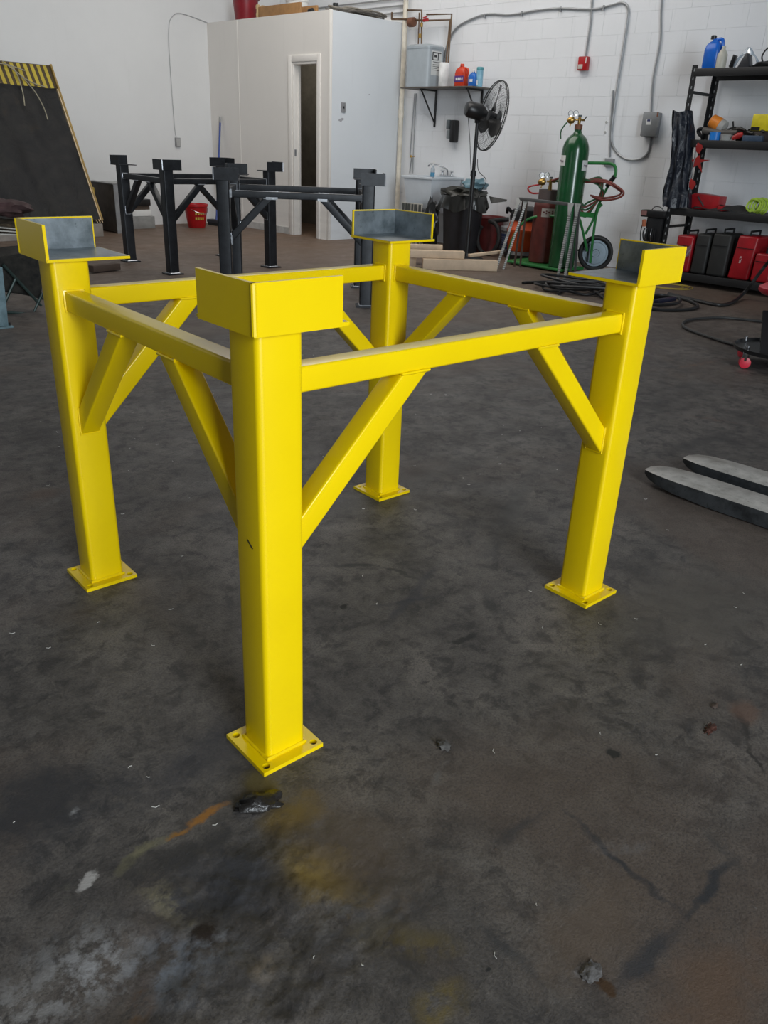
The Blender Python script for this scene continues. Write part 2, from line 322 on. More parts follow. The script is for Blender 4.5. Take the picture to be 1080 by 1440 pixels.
# x, y, rx, ry, angle, colour, amount, softness, brokenness
ST = lambda p, *a: (p[0], p[1])+a
def LN(a, b, w_, *rest):      # a mark drawn from one floor point to another
    d = (b[0]-a[0], b[1]-a[1]); return ((a[0]+b[0])/2, (a[1]+b[1])/2, math.hypot(*d)/2, w_, math.degrees(math.atan2(d[1], d[0])))+rest
STAINS = [
 LN((-0.285, -0.070, 0.000), (-0.184, -0.076, 0.000), .012, (0.27, 0.115, 0.02), .85, .8, .0),
 LN((-0.319, -0.074, 0.000), (-0.273, -0.069, 0.000), .008, (0.24, 0.11, 0.02), .8, .7, .0),
 LN((-0.445, -0.078, 0.000), (-0.314, -0.067, 0.000), .013, (0.16, 0.145, 0.085), .75, .8, .0),
 LN((-0.432, -0.079, 0.000), (-0.220, -0.155, 0.000), .030, (0.030, 0.028, 0.028), .75, .8, .0),
 LN((-0.396, -0.103, 0.000), (-0.404, -0.246, 0.000), .030, (0.15, 0.13, 0.09), .6, .9, .6),
 LN((-0.490, -0.066, 0.000), (-0.452, -0.043, 0.000), .010, (0.36, 0.34, 0.32), .85, .6, .0),
 LN((-0.511, -0.076, 0.000), (-0.508, -0.028, 0.000), .016, (0.12, 0.115, 0.09), .6, .8, .4),
 LN((0.304, -0.574, 0.000), (0.240, -0.842, 0.000), .009, (0.030, 0.030, 0.034), .8, .8, .0),
 LN((0.238, -0.844, 0.000), (0.449, -0.858, 0.000), .011, (0.030, 0.030, 0.033), .85, .8, .0),
 LN((0.472, -0.783, 0.000), (0.414, -0.893, 0.000), .016, (0.036, 0.034, 0.034), .7, .8, .3),
 LN((0.222, -0.845, 0.000), (0.038, -0.837, 0.000), .018, (0.032, 0.032, 0.036), .75, .9, .0),
 LN((0.122, -0.514, 0.000), (0.271, -0.544, 0.000), .014, (0.036, 0.034, 0.036), .55, .9, .0),
 LN((-0.022, -0.592, 0.000), (-0.032, -0.762, 0.000), .012, (0.034, 0.034, 0.036), .55, .9, .0),
 LN((0.940, -0.663, 0.000), (0.804, -0.733, 0.000), .008, (0.030, 0.026, 0.024), .8, .7, .0),
 LN((0.804, -0.733, 0.000), (0.711, -0.817, 0.000), .006, (0.030, 0.026, 0.024), .8, .7, .0),
 LN((0.587, -0.010, 0.000), (0.689, -0.032, 0.000), .012, (0.020, 0.020, 0.020), .85, .6, .0),
 LN((0.658, 0.514, 0.000), (0.755, 0.416, 0.000), .012, (0.024, 0.024, 0.024), .75, .7, .0),
 LN((0.747, 0.423, 0.000), (0.797, 0.270, 0.000), .010, (0.024, 0.024, 0.024), .7, .7, .0),
 LN((0.578, 0.269, 0.000), (0.763, 0.168, 0.000), .012, (0.030, 0.030, 0.036), .6, .8, .0),
 LN((3.059, 0.621, 0.000), (3.263, 0.163, 0.000), .02, (0.12, 0.066, 0.048), .5, .9, .3),
 LN((3.951, 1.025, 0.000), (4.555, 0.916, 0.000), .02, (0.15, 0.09, 0.06), .6, .9, .3),
 LN((-0.012, 1.467, 0.000), (0.156, 1.513, 0.000), .02, (0.20, 0.19, 0.18), .5, .9, .8),
 LN((0.550, 1.387, 0.000), (0.868, 1.354, 0.000), .012, (0.20, 0.19, 0.18), .45, .9, .8),
 LN((0.139, 1.650, 0.000), (0.302, 1.597, 0.000), .06, (0.105, 0.068, 0.050), .6, .9, .0),
 LN((1.107, -0.256, 0.000), (0.993, -0.488, 0.000), .05, (0.038, 0.035, 0.034), .6, .9, .2),
 LN((2.760, 1.177, 0.000), (2.809, 0.896, 0.000), .04, (0.035, 0.034, 0.034), .5, .9, .2),
 ST((-0.160, -0.326, 0.000), .055, .10, 20, (0.19, 0.125, 0.022), .75, .8, .0),
 ST((-0.117, -0.191, 0.000), .07, .05, 0, (0.14, 0.09, 0.02), .7, .8, .0),
 ST((-0.105, -0.083, 0.000), .04, .05, 0, (0.13, 0.10, 0.03), .6, .8, .0),
 ST((-0.142, -0.534, 0.000), .035, .10, 35, (0.14, 0.10, 0.02), .7, .8, .3),
 ST((-0.191, -0.657, 0.000), .07, .03, 0, (0.14, 0.10, 0.02), .6, .8, .3),
 ST((-0.080, -0.346, 0.000), .10, .15, 10, (0.075, 0.055, 0.04), .6, .9, .0),
 ST((-0.381, -0.210, 0.000), .03, .10, 10, (0.15, 0.13, 0.08), .6, .8, .5),
 ST((1.423, 0.389, 0.000), .5, .04, 25, (0.05, 0.048, 0.046), .5, .8, .0),
 ST((-0.247, -0.452, 0.000), .30, .10, -20, (0.045, 0.042, 0.042), .7, .8, .3),
 ST((-0.211, -0.412, 0.000), .06, .02, 0, (0.17, 0.16, 0.155), .6, .8, .4),
 ST((-0.347, -0.409, 0.000), .03, .02, 0, (0.20, 0.16, 0.12), .7, .8, .3),
 ST((-0.450, 0.173, 0.000), .16, .14, 0, (0.028, 0.028, 0.032), .75, .9, .0),
 ST((-0.121, 0.062, 0.000), .25, .08, 0, (0.034, 0.034, 0.04), .6, .9, .0),
 ST((-0.274, -0.229, 0.000), .13, .12, 0, (0.026, 0.026, 0.03), .75, .8, .0),
 ST((-0.567, -0.214, 0.000), .13, .10, 0, (0.24, 0.235, 0.235), .85, .8, .75),
 ST((-0.655, -0.209, 0.000), .09, .06, 0, (0.21, 0.20, 0.19), .8, .8, .7),
 ST((-0.440, -0.303, 0.000), .10, .08, 0, (0.15, 0.165, 0.19), .7, .8, .5),
 ST((-0.526, -0.319, 0.000), .08, .03, 40, (0.10, 0.055, 0.025), .7, .8, .4),
 ST((-0.411, 0.110, 0.000), .016, .013, 0, (0.30, 0.30, 0.30), .8, .6, .3),
 ST((-0.373, -0.285, 0.000), .035, .03, 0, (0.018, 0.011, 0.009), .9, .6, .0),
 ST((0.513, 0.316, 0.000), .016, .013, 0, (0.006, 0.006, 0.006), 1.0, .5, .0),
 ST((0.708, 0.234, 0.000), .22, .02, 20, (0.032, 0.032, 0.04), .6, .8, .0),
 ST((0.837, 0.037, 0.000), .05, .02, 60, (0.022, 0.022, 0.022), .65, .7, .0),
 ST((0.537, -0.543, 0.000), .016, .020, 0, (0.018, 0.018, 0.017), .9, .5, .0),
 ST((0.204, -0.315, 0.000), .05, .014, 20, (0.13, 0.13, 0.13), .5, .8, .5),
 ST((0.304, -0.686, 0.000), .07, .018, -35, (0.15, 0.14, 0.14), .5, .8, .4),
 ST((0.100, -0.747, 0.000), .14, .07, 0, (0.115, 0.082, 0.058), .5, .9, .0),
 ST((0.149, -0.953, 0.000), .14, .08, 0, (0.12, 0.072, 0.045), .6, .9, .0),
 ST((0.026, -0.818, 0.000), .018, .022, 0, (0.055, 0.028, 0.012), .9, .5, .0),
 ST((0.025, -0.779, 0.000), .020, .012, 0, (0.22, 0.21, 0.21), .7, .6, .4),
 ST((1.201, 0.838, 0.000), .55, .10, 0, (0.075, 0.072, 0.068), .4, .9, .0),
 ST((0.211, 1.547, 0.000), .25, .03, 10, (0.16, 0.15, 0.14), .45, .8, .8),
 ST((2.797, 0.270, 0.000), .3, .05, -10, (0.036, 0.034, 0.034), .6, .8, .0),
 ST((1.308, -0.383, 0.000), .3, .25, 0, (0.080, 0.070, 0.060), .6, .9, .0),
 ST((0.911, -0.693, 0.000), .05, .035, 0, (0.12, 0.07, 0.05), .6, .7, .0),
 ST((-0.078, -0.667, 0.000), .010, .007, 0, (0.02, 0.02, 0.02), .9, .5, .0),
 ST((1.009, 1.497, 0.000), .5, .2, 30, (0.062, 0.058, 0.055), .5, .9, .0),
 ST((6.808, 8.057, 0.000), 1.6, .3, 0, (0.17, 0.105, 0.065), .5, .9, .0),
 ST((4.490, 7.816, 0.000), .9, .25, 0, (0.19, 0.12, 0.075), .5, .9, .3),
]
def floor():
    def axis(lo, hi, a, b, st):
        q = [lo+(a-lo)*k/6 for k in range(6)]; x = a
        while x < b: q.append(x); x += st
        return q + [b+(hi-b)*k/8 for k in range(9)]
    xs = axis(XW, XE, -.82, 0.40, 0.0065); ys = axis(YS, YN, -0.78, -0.02, 0.0065)
    def sst(a, b_, x): x = max(0., min(1., (x-a)/(b_-a))); return x*x*(3-2*x)
    def z(x, y):
        # spalled, flaking surface in front of the stand
        e = sst(-.82, -.74, x)*sst(.40, .25, x)*sst(-.78, -.72, y)*sst(-.02, -.10, y)
        if e <= 0: return 0.0
        d = math.hypot((x+.30)/.32, (y+.36)/.24); k = e*sst(1.15, .55, d)
        n1 = noise.noise(Vector((x*5.5, y*5.5, 1))); n2 = noise.noise(Vector((x*19, y*19, 3))); n3 = noise.noise(Vector((x*48, y*48, 5))); n4 = noise.noise(Vector((x*110, y*110, 8)))
        f = n1+.45*n2+.22*n3
        h = -.0040*sst(-.02, .005, f)-.0036*sst(.20, .22, f)-.0036*sst(.40, .42, f)      # layers that have flaked off
        return k*(h+.0022*n3+.0020*n4) + e*.0003*n4
    W = len(xs); vs = [(x, y, z(x, y)) for y in ys for x in xs]
    fs = [(j*W+i, j*W+i+1, (j+1)*W+i+1, (j+1)*W+i) for j in range(len(ys)-1) for i in range(W-1)]
    g = G(); g.add(vs, fs)
    return struct(g, 'floor', concrete(), ang=80, recalc=False)
floor()
def wpos(t, scale=(1, 1, 1)):
    ge = N(t, 'ShaderNodeNewGeometry'); mp = N(t, 'ShaderNodeMapping'); t.links.new(ge.outputs['Position'], mp.inputs[0])
    mp.inputs['Scale'].default_value = scale; return mp.outputs[0]
def wallpaint(name, col, var=0.03, streak=0.0, bs=30):
    m, t, b = nt(name); v = wpos(t)
    f = noise_n(t, v, 1.2, 5, 0.6); c = ramp(t, f, [(0.3, tuple(x*(1-2*var) for x in col)), (0.7, col)])
    if streak:
        vv = wpos(t, (6, 6, 0.5)); f2 = noise_n(t, vv, 1.5, 5, 0.65)
        c = mixc(t, ramp(t, f2, [(0.60, (0, 0, 0)), (0.8, (streak,)*3)]), c, tuple(x*0.72 for x in col))
        vh = wpos(t, (1, 0.5, 5)); f3 = noise_n(t, vh, 1.6, 5, 0.6)
        sx = N(t, 'ShaderNodeSeparateXYZ'); t.links.new(v, sx.inputs[0])
        mr = N(t, 'ShaderNodeMapRange'); mr.clamp = True; t.links.new(sx.outputs[2], mr.inputs[0]); mr.inputs[1].default_value = 1.0; mr.inputs[2].default_value = 0.1
        mu = N(t, 'ShaderNodeMath', operation='MULTIPLY'); t.links.new(mr.outputs[0], mu.inputs[0]); t.links.new(ramp(t, f3, [(0.45, (0, 0, 0)), (0.75, (0.25,)*3)]), mu.inputs[1])
        c = mixc(t, mu.outputs[0], c, (0.22, 0.21, 0.21))   # grime near the floor
    t.links.new(c, b.inputs['Base Color']); b.inputs['Roughness'].default_value = 0.55
    bump(t, b, noise_n(t, v, bs, 4, 0.6), 0.12, 0.004); return m
WP = wallpaint('white_painted_block', (0.80, 0.81, 0.83), 0.03, 0.5)
WN = wallpaint('white_painted_wall', (0.70, 0.70, 0.695), 0.03, 0.15)
WO = wallpaint('warm_cast_drywall', (0.80, 0.765, 0.72), 0.02, 0.2)  # warm cast of the western light is mixed into this office paint
WOB = wallpaint('daylight_blue_drywall', (0.72, 0.75, 0.78), 0.02, 0.2)  # same office, with the bluish cast of door daylight put into the colour
CE = wallpaint('dark_open_ceiling', (0.10, 0.10, 0.10), 0.02)
WD = wallpaint('grey_cladding', (0.15, 0.15, 0.155), 0.05)
wt = 0.15
g = G(); g.bb((XW-wt, YN, -.05), (XE+wt, YN+wt, ZC)); struct(g, 'wall_north', WN)
g = G(); g.bb((XW, YS-wt, ZC), (XE, YN, ZC+.1)); struct(g, 'ceiling', CE)
# west wall with a window opening, south wall with the open bay door
g = G(); g.bb((XW-wt, YS, -.05), (XW, 1.4, ZC)); g.bb((XW-wt, 4.6, -.05), (XW, YN, ZC)); g.bb((XW-wt, 1.4, -.05), (XW, 4.6, 1.6)); g.bb((XW-wt, 1.4, 3.2), (XW, 4.6, ZC)); struct(g, 'wall_west', WD)
g = G(); g.bb((XW-wt, YS-wt, -.05), (-3.4, YS, ZC)); g.bb((-0.1, YS-wt, -.05), (XE+wt, YS, ZC)); g.bb((-3.4, YS-wt, 6.2), (-0.1, YS, ZC)); struct(g, 'wall_south', WD)
g = G(); g.bb((XW-.10, 1.4, 1.6), (XW-.06, 4.6, 3.2)); struct(g, 'window_1', M('frosted_glass', (0.8, 0.82, 0.85), 0.4, trans=0.9))
# east wall: painted concrete blocks, running bond, 0.4 x 0.2 m
bl0, bl1, bz = 1.35, YO+0.9, 16
g = G(); g.bb((XE+.004, YS, -.05), (XE+wt, bl0, ZC)); g.bb((XE+.004, bl0, -.05), (XE+wt, YN, ZC)); g.bb((XE, YS, -.05), (XE+.01, bl0-.2, ZC)); g.bb((XE, bl0-.2, 3.2), (XE+.01, YN, ZC))
we = struct(g, 'wall_east', WP)
gb = G(); gb.bb((XE+.0, -.1994, -.0994), (XE+.02, .1994, .0994)); bme = gb.mesh('block', WP, bevel=0.0012, seg=1)
n = 0
for k in range(bz):
    y = bl0 + (0.2 if k % 2 else 0.0)
    while y-0.2 < YO+.02:
        o = bpy.data.objects.new('block', bme); C.objects.link(o); o.parent = we
        o.location = (random.uniform(-.0003, .0003), y, .1+.2*k); y += .4
# ---- office box in the corner
g = G()
yD0, yD1, zD = 7.578, 8.085, 2.135
g.bb((XO, YO, 0), (XO+.11, yD0, 2.675)); g.bb((XO, yD1, 0), (XO+.11, YN, 2.675)); g.bb((XO, yD0, zD), (XO+.11, yD1, 2.675))
ow = struct(g, 'wall_office_west', WO)
g = G(); g.bb((XO+.001, YO-.001, 0), (XE, YO+.11, 2.674)); struct(g, 'wall_office_south', WOB)
g = G(); g.bb((XO+.11, YO+.11, 2.56), (XE, YN, 2.66)); struct(g, 'ceiling_office', WO)
g = G(); g.bb((XO-.004, 9.255, 0), (XO+.01, 9.30, 2.675)); struct(g, 'trim_1', WO)
g = G(); g.bb((XO-.006, YO-.007, 0), (XO+.03, YO+.03, 2.68)); struct(g, 'trim_2', WO, bevel=.004)
g = G(); g.bb((XO-.012, 8.17, 0), (XO+.005, YN, .09)); struct(g, 'baseboard_office', M('grey_scuffed_skirting', (.5, .49, .47), .6))
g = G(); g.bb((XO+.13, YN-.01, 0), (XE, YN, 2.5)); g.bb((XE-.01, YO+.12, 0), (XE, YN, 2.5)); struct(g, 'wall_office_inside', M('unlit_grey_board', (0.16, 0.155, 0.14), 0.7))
# door casing: frame with stepped moulding, open doorway
df = tag(bpy.data.objects.new('door_1', None), kind='structure'); C.objects.link(df); df.location = (XO, yD1, 0)
for nm, a, b_ in (('casing', (XO-.016, yD1, 0), (XO, yD1+.075, zD+.075)), ('casing', (XO-.016, yD0-.06, 0), (XO, yD0, zD+.075)), ('casing', (XO-.016, yD0, zD), (XO, yD1, zD+.075)),
                  ('jamb', (XO-.005, yD1-.03, 0), (XO+.12, yD1, zD)), ('jamb', (XO-.005, yD0, 0), (XO+.12, yD0+.02, zD)), ('jamb', (XO-.005, yD0+.02, zD-.03), (XO+.12, yD1-.03, zD)),
                  ('door_stop', (XO+.07, yD1-.042, 0), (XO+.09, yD1-.03, zD-.03))):
    g = G(); g.bb(a, b_); build(g, nm, WO, df, bevel=.003)
g = G(); g.bb((XO+.005, yD1-.033, 1.02), (XO+.035, yD1-.029, 1.10)); build(g, 'strike_plate', GRY, df)
# PVC drain pipe in the corner
g = G(); g.tube([(7.98, 7.27, 0), (7.98, 7.27, 3.4)], .033, 14); g.tube([(7.98, 7.27, 1.55), (7.98, 7.27, 1.66)], .038, 14)
single(g, 'drain_pipe', M('cream_pvc', (.72, .66, .55), .4), 'tall cream plastic drain pipe in the corner beside the grey water heater', 'pipe')
# ================================================================ STEEL STANDS
S, LX, LY, H, PL, ZB, BM, UP = .0973, 1.1162, .9464, .9274, .1542, .851, .0493, .0848
def hss(g, p0, p1, s, r=.009, k=4):
    """square tube with rounded corners along an axis-aligned or slanted line lying in a vertical plane"""
    p0, p1 = Vector(p0), Vector(p1); d = (p1-p0).normalized()
    u = Vector((0, 0, 1)) if abs(d.z) < .9 else Vector((0, 1, 0))
    a = d.cross(u).normalized(); u = a.cross(d)
    ring = []
    for cx, cy, t0 in ((1, 1, 0), (-1, 1, 90), (-1, -1, 180), (1, -1, 270)):
        for q in range(k+1):
            t = R(t0+90*q/k); ring.append((cx*(s/2-r)+r*math.cos(t), cy*(s/2-r)+r*math.sin(t)))
    return ring, a, u
def hss_box(g, p0, p1, s, r=.009, cut0=None, cut1=None):
    ring, a, u = hss(g, p0, p1, s, r); p0, p1 = Vector(p0), Vector(p1); d = (p1-p0).normalized(); vs = []
    for p, cut in ((p0, cut0), (p1, cut1)):
        for x, y in ring:
            q = p+a*x+u*y
            if cut:   # slide along d until it meets the plane (point, normal)
                c, nrm = Vector(cut[0]), Vector(cut[1]); q = q + d*((c-q).dot(nrm)/d.dot(nrm))
            vs.append(q)
    n = len(ring)
    g.add(vs, [(i, (i+1) % n, n+(i+1) % n, n+i) for i in range(n)] + [tuple(range(n-1, -1, -1)), tuple(range(n, 2*n))])
def holed_plate(g, cx, cy, z0, z1, a, hr=.0085, off=.0155, n=16):
    """square plate side a with a bolt hole in each corner, holes are real"""
    q = a/2-2*off; hs = a/2
    # centre cross
    def rect(x0, y0, x1, y1): g.bb((cx+x0, cy+y0, z0), (cx+x1, cy+y1, z1))
    rect(-q, -hs, q, hs); rect(-hs, -q, -q, q); rect(q, -q, hs, q)
    for sx in (-1, 1):
        for sy in (-1, 1):
            mx, my = cx+sx*(hs-off), cy+sy*(hs-off); vs = []
            for z in (z0, z1):
                for k in range(n):
                    t = 2*math.pi*k/n; c, s_ = math.cos(t), math.sin(t); m = off/max(abs(c), abs(s_))
                    vs.append((mx+hr*c, my+hr*s_, z)); vs.append((mx+m*c, my+m*s_, z))
            fs = []
            for k in range(n):
                j = (k+1) % n; a0, b0, a1, b1 = 2*k, 2*k+1, 2*j, 2*j+1; o = 2*n
                fs += [(a0, b0, b1, a1), (o+a0, o+a1, o+b1, o+b0), (a0, a1, o+a1, o+a0), (b0, o+b0, o+b1, b1)]
            g.add(vs, fs)
def weld(g, pts, r=.0042, closed=False):
    P = []
    pts = [Vector(p) for p in pts]; m = len(pts)
    for i in range(m if closed else m-1):
        a, b = pts[i], pts[(i+1) % m]; k = max(2, int((b-a).length/.012))
        P += [a.lerp(b, q/k) for q in range(k)]
    if not closed: P.append(pts[-1])
    g.tube(P, [r*(1+.18*math.sin(i*2.1)) for i in range(len(P))], 6, closed)
def stand(label, outer, inner, caps, weldm, group=None, splat=True):
    root = thing('support_stand', label, 'steel stand', (0, 0, 0), 0, group)
    cs = {'A': (0, 0, -1, -1), 'B': (0, LY, -1, 1), 'C': (LX, 0, 1, -1), 'D': (LX, LY, 1, 1)}
    e = S/2; t = .0055
    for k, (x, y, sx, sy) in cs.items():
        g = G(); hss_box(g, (x, y, .010), (x, y, H-.003), S, .012); post = build(g, 'post', outer, root, ang=60)
        g = G(); holed_plate(g, x, y, 0, .0105, PL); bp = build(g, 'base_plate', outer, post, smooth=False)
        g = G(); weld(g, [(x-e, y-e, .012), (x+e, y-e, .012), (x+e, y+e, .012), (x-e, y+e, .012)], .005, True); build(g, 'weld_bead', weldm, post)
        ox, oy, px, py = caps[k]
        x0, x1, y0, y1 = x-ox, x-ox+px, y-oy, y-oy+py
        # bearing plate: bare on top, painted elsewhere
        def clad(g, a, b, ax, sgn):
            g.mi = 0; g.bb(a, b)
            g.mi = 1; a2, b2 = list(a), list(b); m = .0032
            for i in range(3):
                if i != ax: a2[i] += m; b2[i] -= m
            if sgn > 0: a2[ax] = b[ax]-.0005; b2[ax] = b[ax]+.0006
            else: b2[ax] = a[ax]+.0005; a2[ax] = a[ax]-.0006
            g.bb(a2, b2)
        g = G(); clad(g, (x0, y0, H-.0035), (x1, y1, H+.0035), 2, 1); build(g, 'bearing_plate', [outer, inner], post, smooth=False)
        # the angle: two upright flanges on the outer sides
        pu = .183 if k == 'A' and px > .195 else min(px, .1965) if k != 'B' else px-.012
        ux0, ux1 = (x0, x0+pu) if sx < 0 else (x1-pu, x1)
        if k == 'C': ux0, ux1 = x0+.002, x1
        uy = y0-.0018 if sy < 0 else y1-.0057
        g = G(); clad(g, (ux0-.0018 if sx < 0 else ux0, uy, H-.0042), (ux1 if sx < 0 else ux1+.0018, uy+.0075, H+UP), 1, -sy)
        f1 = build(g, 'flange', [outer, inner], post, smooth=False)
        ux = x0-.0018 if sx < 0 else x1-.0057
        pv = .188 if k == 'A' else .1965 if k != 'D' else .2
        vy0, vy1 = (y0, y0+pv) if sy < 0 else (y1-pv, y1)
        g = G(); clad(g, (ux, vy0, H-.0042), (ux+.0075, vy1, H+UP), 0, -sx)
        build(g, 'flange', [outer, inner], post, smooth=False)
        g = G(); cx_, cy_ = (x0+.0015 if sx < 0 else x1-.0015), (y0+.0015 if sy < 0 else y1-.0015)
        g.tube([(cx_, cy_, H-.002), (cx_, cy_, H+.04), (cx_, cy_, H+UP-.002)], .0052, 8); build(g, 'weld_bead', weldm, post)
    b = BM; g_ = b/2; zc = ZB-b/2; th = .0
    for (p, q) in (('A', 'C'), ('B', 'D'), ('A', 'B'), ('C', 'D')):
        a, c = Vector((*cs[p][:2], zc)), Vector((*cs[q][:2], zc)); d = (c-a).normalized(); nrm = d.cross(Vector((0, 0, 1)))
        g = G(); hss_box(g, a+d*e, c-d*e, b, .0055); bo = build(g, 'beam', outer, root, ang=60)
        for c0, s_ in ((a+d*(e+.001), 1), (c-d*(e+.001), -1)):
            g = G(); w_ = g_+.001
            weld(g, [c0+nrm*w_+Vector((0, 0, w_)), c0+nrm*w_-Vector((0, 0, w_)), c0-nrm*w_-Vector((0, 0, w_)), c0-nrm*w_+Vector((0, 0, w_))], .0036, True)
            build(g, 'weld_bead', weldm, bo)
        for c0, dd in ((a, d), (c, -d)):
            z1 = ZB-b; drop = .296; sec = .052
            p0 = c0+dd*e; p0.z = z1-drop; p1 = c0+dd*(e+drop); p1.z = z1
            # centre line from the post face to the beam's underside
            g = G(); hss_box(g, p0, p1, sec, .0055, (c0+dd*e, dd), ((0, 0, z1), (0, 0, 1))); br = build(g, 'brace', outer, root, ang=60)
            h = sec*.7071
            g = G(); w_ = sec/2
            weld(g, [p0+nrm*w_+Vector((0, 0, h)), p0+nrm*w_-Vector((0, 0, h)), p0-nrm*w_-Vector((0, 0, h)), p0-nrm*w_+Vector((0, 0, h))], .0034, True)
            build(g, 'weld_bead', weldm, br); g = G()
            weld(g, [p1+nrm*w_+dd*h, p1+nrm*w_-dd*h, p1-nrm*w_-dd*h, p1-nrm*w_+dd*h], .0034, True)
            build(g, 'weld_bead', weldm, br)
    return root
caps_y = {'A': (.0584, .0584, .200, .196), 'B': (.0584, .0584, .213, .200), 'C': (.0584, .0584, .193, .216), 'D': (.0584, .0584, .203, .212)}
ys = stand('large bright yellow welded steel stand with four square legs in the foreground', YEL, RAW, caps_y, YEL)
for ch in [o for o in bpy.data.objects if o.name.startswith(('bearing_plate', 'flange'))]: ch['label'] = 'yellow plate with bare steel inner face'
ys.rotation_euler = (0, 0, R(-5))
caps_d = {k: (.066, .066, .19, .19) for k in 'ABCD'}
d1 = stand('black steel stand with four legs nearest the white left wall', DARK, DARK, caps_d, GRIND, 'unpainted black steel stands')
d1.location = (3.40, 5.86, 0); d1.rotation_euler = (0, 0, R(-5))
def ctree(o): return [c for c in bpy.data.objects if c.parent == o]
d2 = copy_tree(d1)
d2['label'] = 'black steel stand with ground bright patches, standing before the office doorway'
d2.location = (2.975, 4.365, 0); d2.rotation_euler = (0, 0, R(-40.7))
# bright ground patches where the braces meet the beam of the second stand
d2.name = 'support_stand.002'
g = G()
m2 = Matrix.Translation((2.975, 4.365, 0)) @ Matrix.Rotation(R(-40.7), 4, 'Z')
def L2(x, y, z): return m2 @ Vector((x, y, z))
rot2 = Matrix.Rotation(R(-40.7), 3, 'Z')
def patch(g):
    gp = build(g, 'ground_patch', GRIND, None); gp.parent = d2; gp.data.transform(wm(d2).inverted()); gp['label'] = 'bright ground weld patch'
for x, z, w_, h_ in ((.37, ZB-BM+.002, .09, .018), (.76, ZB-BM+.002, .075, .018), (.06, ZB-.02, .012, .06), (.056, .49, .012, .07)):
    g = G(); g.box(L2(x, -BM/2-.001, z), (w_, .004, h_), rot=rot2); patch(g)
g = G(); g.box(L2(.3, 0, ZB+.0005), (.42, .02, .002), rot=rot2); patch(g)
g = G(); g.box(L2(.75, .01, ZB+.0005), (.12, .025, .002), rot=rot2); patch(g)
g = G()
mk = Matrix.Rotation(R(-5), 4, 'Z')
p = mk @ Vector((-S/2-.0005, -.006, .515)); g.box(p, (.001, .022, .003), rot=(mk @ Matrix.Rotation(R(35), 4, 'X')).to_3x3())
sc = build(g, 'scratch_mark', BLK, ys)
sc['label'] = 'short dark scratch on the nearest leg'
# ================================================================ EAST WALL: heater shelf, sink, fan
PIPE = M('galvanised_conduit', (0.36, 0.37, 0.38), 0.4, 0.5, var=.08)
COP = M('aged_copper', (0.16, 0.10, 0.06), 0.45, 0.6)
# shelf on two brackets
t = thing('wall_shelf', 'long thin wall shelf on black brackets holding the heater and bottles', 'shelf', (7.88, 6.6, 1.86))
g = G(); g.bb((7.70, 5.83, 1.885), (8.066, 7.04, 1.903)); build(g, 'shelf_board', M('dark_edged_board', (.10, .085, .07), .5), t, bevel=.002)
for y in (6.72, 5.95):
    g = G(); g.bb((7.74, y-.012, 1.868), (8.06, y+.012, 1.884)); g.bb((8.050, y-.012, 1.45), (8.0665, y+.012, 1.868)); g.bar((7.76, y, 1.872), (8.052, y, 1.50), .012, .016)
    build(g, 'bracket', BLKM, t)
# water heater
t = thing('water_heater', 'grey upright water heater tank on the wall shelf under the pipes', 'heater', (7.87, 6.78, 1.904))
g = G(); hx, hy = 7.875, 6.785
def rsq(cx, cy, rx, ry, rad, z, n=6):
    P = []
    for sx, sy, t0 in ((1, 1, 0), (-1, 1, 90), (-1, -1, 180), (1, -1, 270)):
        for k in range(n+1):
            a = R(t0+90*k/n); P.append((cx+sx*(rx-rad)+rad*math.cos(a), cy+sy*(ry-rad)+rad*math.sin(a), z))
    return P
def loft(g, rings):
    n = len(rings[0]); vs = [p for r_ in rings for p in r_]; fs = []
    for i in range(len(rings)-1):
        for k in range(n): fs.append((i*n+k, i*n+(k+1) % n, (i+1)*n+(k+1) % n, (i+1)*n+k))
    fs += [tuple(range(n-1, -1, -1)), tuple((len(rings)-1)*n+k for k in range(n))]
    return g.add(vs, fs)
GT = M('grey_enamel_tank', (.36, .40, .43), .35, var=.04)
loft(g, [rsq(hx, hy, .17, .20, .07, z) for z in (1.904, 2.335)]); build(g, 'tank', GT, t, ang=40)
g = G(); loft(g, [rsq(hx, hy, .176, .206, .075, 2.335), rsq(hx, hy, .176, .206, .075, 2.362), rsq(hx, hy, .15, .18, .06, 2.382)]); build(g, 'tank_lid', GT, t, ang=40)
PAPER = M('label_paper', (.62, .63, .62), .6, var=.03)
g = G(); g.bb((hx-.10, hy-.2025, 2.04), (hx+.09, hy-.2005, 2.31)); build(g, 'rating_label', PAPER, t)
INK = M('black_ink', (.03, .03, .035), .6)
g = G()
for a, b_ in (((0, .0, 0), (0, .11, .012)), ((0, .0, -.07), (0, .012, 0)), ((0, .07, -.07), (0, .08, 0)), ((0, .0, -.078), (0, .08, -.07)), ((0, .025, -.045), (0, .06, -.02)), ((0, .01, -.10), (0, .10, -.094)), ((0, .01, -.13), (0, .06, -.124)), ((0, .01, -.15), (0, .09, -.145)), ((0, .01, -.17), (0, .07, -.165)), ((0, .01, -.19), (0, .09, -.185))):
    g.bb((hx-.09+a[1]*1.5, hy-.2035, 2.285+a[2]), (hx-.09+b_[1]*1.5, hy-.2025, 2.285+b_[2]))
build(g, 'printed_lines', INK, t)['kind'] = 'stuff'
